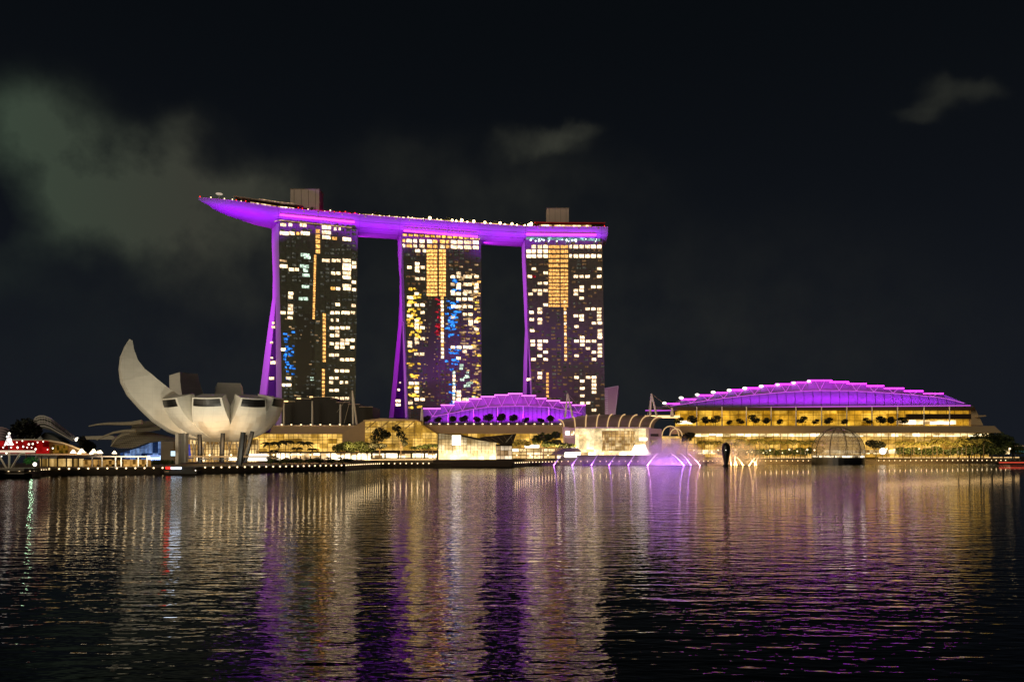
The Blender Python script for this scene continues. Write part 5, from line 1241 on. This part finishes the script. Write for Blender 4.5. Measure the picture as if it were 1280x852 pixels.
# shell-roofed pavilion with blue front
sp_ = thing('shell_pavilion', (X(180, 420), 440, DECK), 'tiled shell-roofed pavilion with a blue glass front left of the museum', 'pavilion')
def shellsheet(A, B, D0, D1, name, m, n=10, bul=1.0):
    rows = []
    for i in range(n + 1):
        s = i / n * (len(A) - 1); k = min(int(s), len(A) - 2); f_ = s - k
        a = (lerp(A[k][0], A[k + 1][0], f_), lerp(A[k][1], A[k + 1][1], f_)); b = (lerp(B[k][0], B[k + 1][0], f_), lerp(B[k][1], B[k + 1][1], f_))
        rows.append([W(lerp(a[0], b[0], j / 6), lerp(a[1], b[1], j / 6) - bul * math.sin(math.pi * j / 6), lerp(D0, D1, j / 6)) for j in range(7)])
    return MB().grid(rows).build(name, m, sp_, smooth=True)
def tilemat():
    m = mat('tiled_shell', (0.5, 0.44, 0.32), 0.6, 0.1, 0.5); t = m.node_tree; b = t.nodes['Principled BSDF']
    br = N(t, 'ShaderNodeTexBrick'); br.inputs['Scale'].default_value = 1.0; br.inputs['Color1'].default_value = (.50, .44, .31, 1); br.inputs['Color2'].default_value = (.42, .37, .26, 1); br.inputs['Mortar'].default_value = (.13, .11, .08, 1)
    br.inputs['Mortar Size'].default_value = .12; br.inputs['Brick Width'].default_value = 1.1; br.inputs['Row Height'].default_value = 1.0
    g_ = N(t, 'ShaderNodeNewGeometry'); s_ = N(t, 'ShaderNodeSeparateXYZ'); c_ = N(t, 'ShaderNodeCombineXYZ'); t.links.new(g_.outputs['Position'], s_.inputs[0]); t.links.new(s_.outputs[0], c_.inputs[0]); t.links.new(s_.outputs[2], c_.inputs[1]); t.links.new(c_.outputs[0], br.inputs['Vector'])
    t.links.new(br.outputs['Color'], b.inputs['Base Color']); return m
TM = tilemat()
shellsheet([(165, 527), (185, 526), (205, 527)], [(164, 541), (180, 540), (200, 537)], 430, 412, 'roof_shell', TM)
shellsheet([(140, 549), (152, 541), (168, 538), (190, 540), (212, 545), (235, 551)], [(139, 558), (150, 560), (166, 559.6), (185, 553), (210, 550), (235, 551.4)], 420, 402, 'roof_shell', TM, n=20, bul=.6)
MB().path([W(x, y, 415) for x, y in ((111, 532.5), (122, 530.2), (135, 529.3), (150, 529.4), (165, 529), (178, 527))], .30, 6, r1=1.3).build('roof_horn', M['tile'], sp_)
MB().path([W(x, y, 408) for x, y in ((121, 549.6), (130, 545), (142, 540.6), (155, 538.4), (170, 538))], .30, 6, r1=.9).build('roof_horn', M['tile'], sp_)
MB().path([W(x, y, 404) for x, y in ((139, 557.5), (145, 549), (152, 544), (162, 541.6))], .4, 6).build('roof_horn', M['tile'], sp_)
MB().prism([W(106, 545, 430), W(140, 544, 430), W(150, 549, 430), W(108, 549, 430)], (0, 10, 0)).build('rear_roof', M['tile'], sp_)
MB().prism([W(150, 566, 406), W(170, 560.4, 406), W(188, 553.4, 406), W(200.5, 551.4, 406), W(200.5, 577, 406), W(150, 577, 406)], (0, 10, 0)).build('glass_front', E['bluefront'], sp_)
mb = MB()
for k in range(11): x = 150 + 5 * k; mb.tube(W(x, 577, 405.6), W(x, interp([(150, 566), (170, 560.4), (188, 553.4), (200, 551.4)], x), 405.6), .13, n=4)
mb.build('front_mullion', M['dark'], sp_)
MB().pbox(184, 200, 569, 575.5, 405, .6).build('front_window', E['blue_l'], sp_)
MB().pbox(201, 217, 551, 576, 400, 8).build('side_wall', M['concrete'], sp_)
MB().pbox(213.5, 218.5, 563.5, 569.6, 322, .6).build('sign', emat('pale_sign', (.6, .85, 1), 1.4), sp_)
bp2 = thing('banner', (X(235, 330), 330, DECK), 'violet upright banner wall beneath the lotus museum', 'banner')
MB().prism([W(231.5, 572, 332), W(238, 572, 332), W(236, 555, 332), W(229, 555, 332)], (0, 1, 0)).build('cloth', emat('violet_banner', (.12, .12, .7), .5), bp2); MB().pbox(226, 240, 572, 573, 331.6, 2).build('rail', M['dark'], bp2)
# boats
bo = thing('river_boat', (X(226, 268), 270, 0), 'small dark river boat with red and white-blue lights below the museum', 'boat')
hb = MB(); D = 268
hb.prism([W(204, 588, D), W(247, 588, D), W(245, 592, D), W(207, 592, D)], (0, 4, 0)); hb.build('hull', M['dark'], bo)
MB().pbox(212, 240, 584.6, 588, D + .4, 3).build('cabin', M['dark'], bo)
MB().pbox(210, 243, 583.6, 584.6, D, 3.8).build('roof', M['dark'], bo)
MB().pbox(213.5, 226.5, 583.4, 586, D - .2, .2).build('screen', emat('white_blue_screen', (.7, .8, 1), 3.2), bo)
MB().pbox(207, 213, 583, 586, D - .2, .2).build('red_sign', E['red_l'], bo)
MB().pbox(205.5, 211, 588, 590, D - .2, .2).build('bow_lamp', E['dim'], bo); MB().sphere(W(244.4, 587.6, D - .3), .2, 6, 5).build('stern_lamp', E['white'], bo)
b2_ = thing('river_boat', (X(1290, 500), 500, 0), 'long low boat with a red light strip leaving at the right edge', 'boat')
D = 500
MB().prism([W(1248, 578, D), W(1330, 578, D), W(1330, 580.4, D), W(1251, 580.4, D)], (0, 5, 0)).build('hull', M['dark'], b2_)
MB().pbox(1249, 1330, 577.2, 578.3, D - .3, .3).build('light_strip', E['red_s'], b2_); MB().pbox(1262, 1325, 574.5, 577, D + .6, 3.4).build('cabin', M['dark'], b2_)
tk = thing('booth', (X(1274, 556), 560, DECK), 'small teal-lit booth at the right end of the promenade', 'booth')
MB().pbox(1267, 1284, 561.4, 565, 560, 5).build('wall', emat('teal_booth', (.1, .5, .6), .7, var=.8, scale=.5), tk); MB().pbox(1264, 1286, 556.4, 557.6, 558, 8).build('roof', E['dim'], tk)
MB().pbox(1266, 1267, 557, 572, 560, 1).build('post', M['dark'], tk)
# lamp posts along promenade: shops' table lamps, street lamps
sl_ = thing('street_lamp', (0, 0, 0), 'slim promenade street lamp with a small bright head', 'street lamp', 'street lamps along the promenade')
MB().tube((0, 0, 0), (0, 0, 4.2), .09, .06, 5).build('pole', M['dark'], sl_); MB().sphere((0, 0, 4.4), .45, 8, 5).build('head', E['lamp'], sl_)
spots = [(123, 300, 1.3)] + [(x, 330, 1) for x in (262, 289)] + [(x, 350, 1.0) for x in (342, 352, 364, 376, 388, 398, 409, 420)] + [(x, 430, .9) for x in (452, 463, 646, 663, 685)] + [(x + random.uniform(-3, 3), 512, random.uniform(.8, 1.35)) for x in range(866, 1028, 11)] + [(x + random.uniform(-2, 2), 530, random.uniform(.9, 1.5)) for x in range(1110, 1270, 8)]
for i, (px, D, s) in enumerate(spots):
    loc = (X(px, D), D, DECK + (1.6 if D > 500 else 0))
    if i == 0: sl_.location = loc; sl_.scale = (s,) * 3
    else: put(sl_, loc, s)
# parasols / planters along the promenade between museum and pavilion
ps = thing('parasol', (0, 0, 0), 'brown square parasol on the promenade before the left mall wing', 'parasol', 'parasols on the promenade')
MB().tube((0, 0, 0), (0, 0, 2.8), .07, n=5).build('pole', M['dark'], ps); MB().tube((0, 0, 2.5), (0, 0, 3.4), 2.2, .15, 8).build('canopy', M['panel'], ps)
for i, (px, D) in enumerate([(335, 338), (346, 342), (358, 345), (370, 348), (383, 352), (396, 356), (410, 362), (425, 368), (270, 322), (284, 324), (256, 322), (660, 478), (671, 480), (646, 476)]):
    loc = (X(px, D), D, DECK + (.0 if D < 400 else 0))
    if i == 0: ps.location = loc
    else: put(ps, loc)
hg = broad('low clipped hedge clump on the promenade before the left mall wing', M['leaf'], [((0, 0, 1.4), 2.6, 1.0), ((2, 0, 1.6), 2, 1)], 260, .4, 1, .12, 'hedge clumps on the promenade', name='bush')
place(hg, [(px, 352 + (px - 330) * .2, DECK, random.uniform(.9, 1.3)) for px in (338, 350, 362, 374, 387, 401, 414, 428, 440)] + [(px, 322, DECK, 1.0) for px in (190, 198, 206)] + [(px, 308, DECK, .9) for px in (160, 176)])

# warm pools of light on the promenade, from the street lamps' side
for (px, D, p, c) in ((380, 380, 9000, (1, .62, .25)), (500, 440, 9000, (1, .62, .25)), (670, 470, 6000, (1, .62, .25)), (950, 505, 14000, (1, .62, .2)), (1160, 512, 16000, (1, .62, .2)), (120, 285, 1500, (1, .6, .25)), (275, 330, 2500, (1, .6, .25))):
    area('promenade_light', (X(px, D), D - 4, 12), (X(px, D), D + 14, 5), 60 if D > 400 else 30, 2, p * 1.8, c)
print('lamps', len(lamp_pos), 'objects', len(bpy.data.objects))
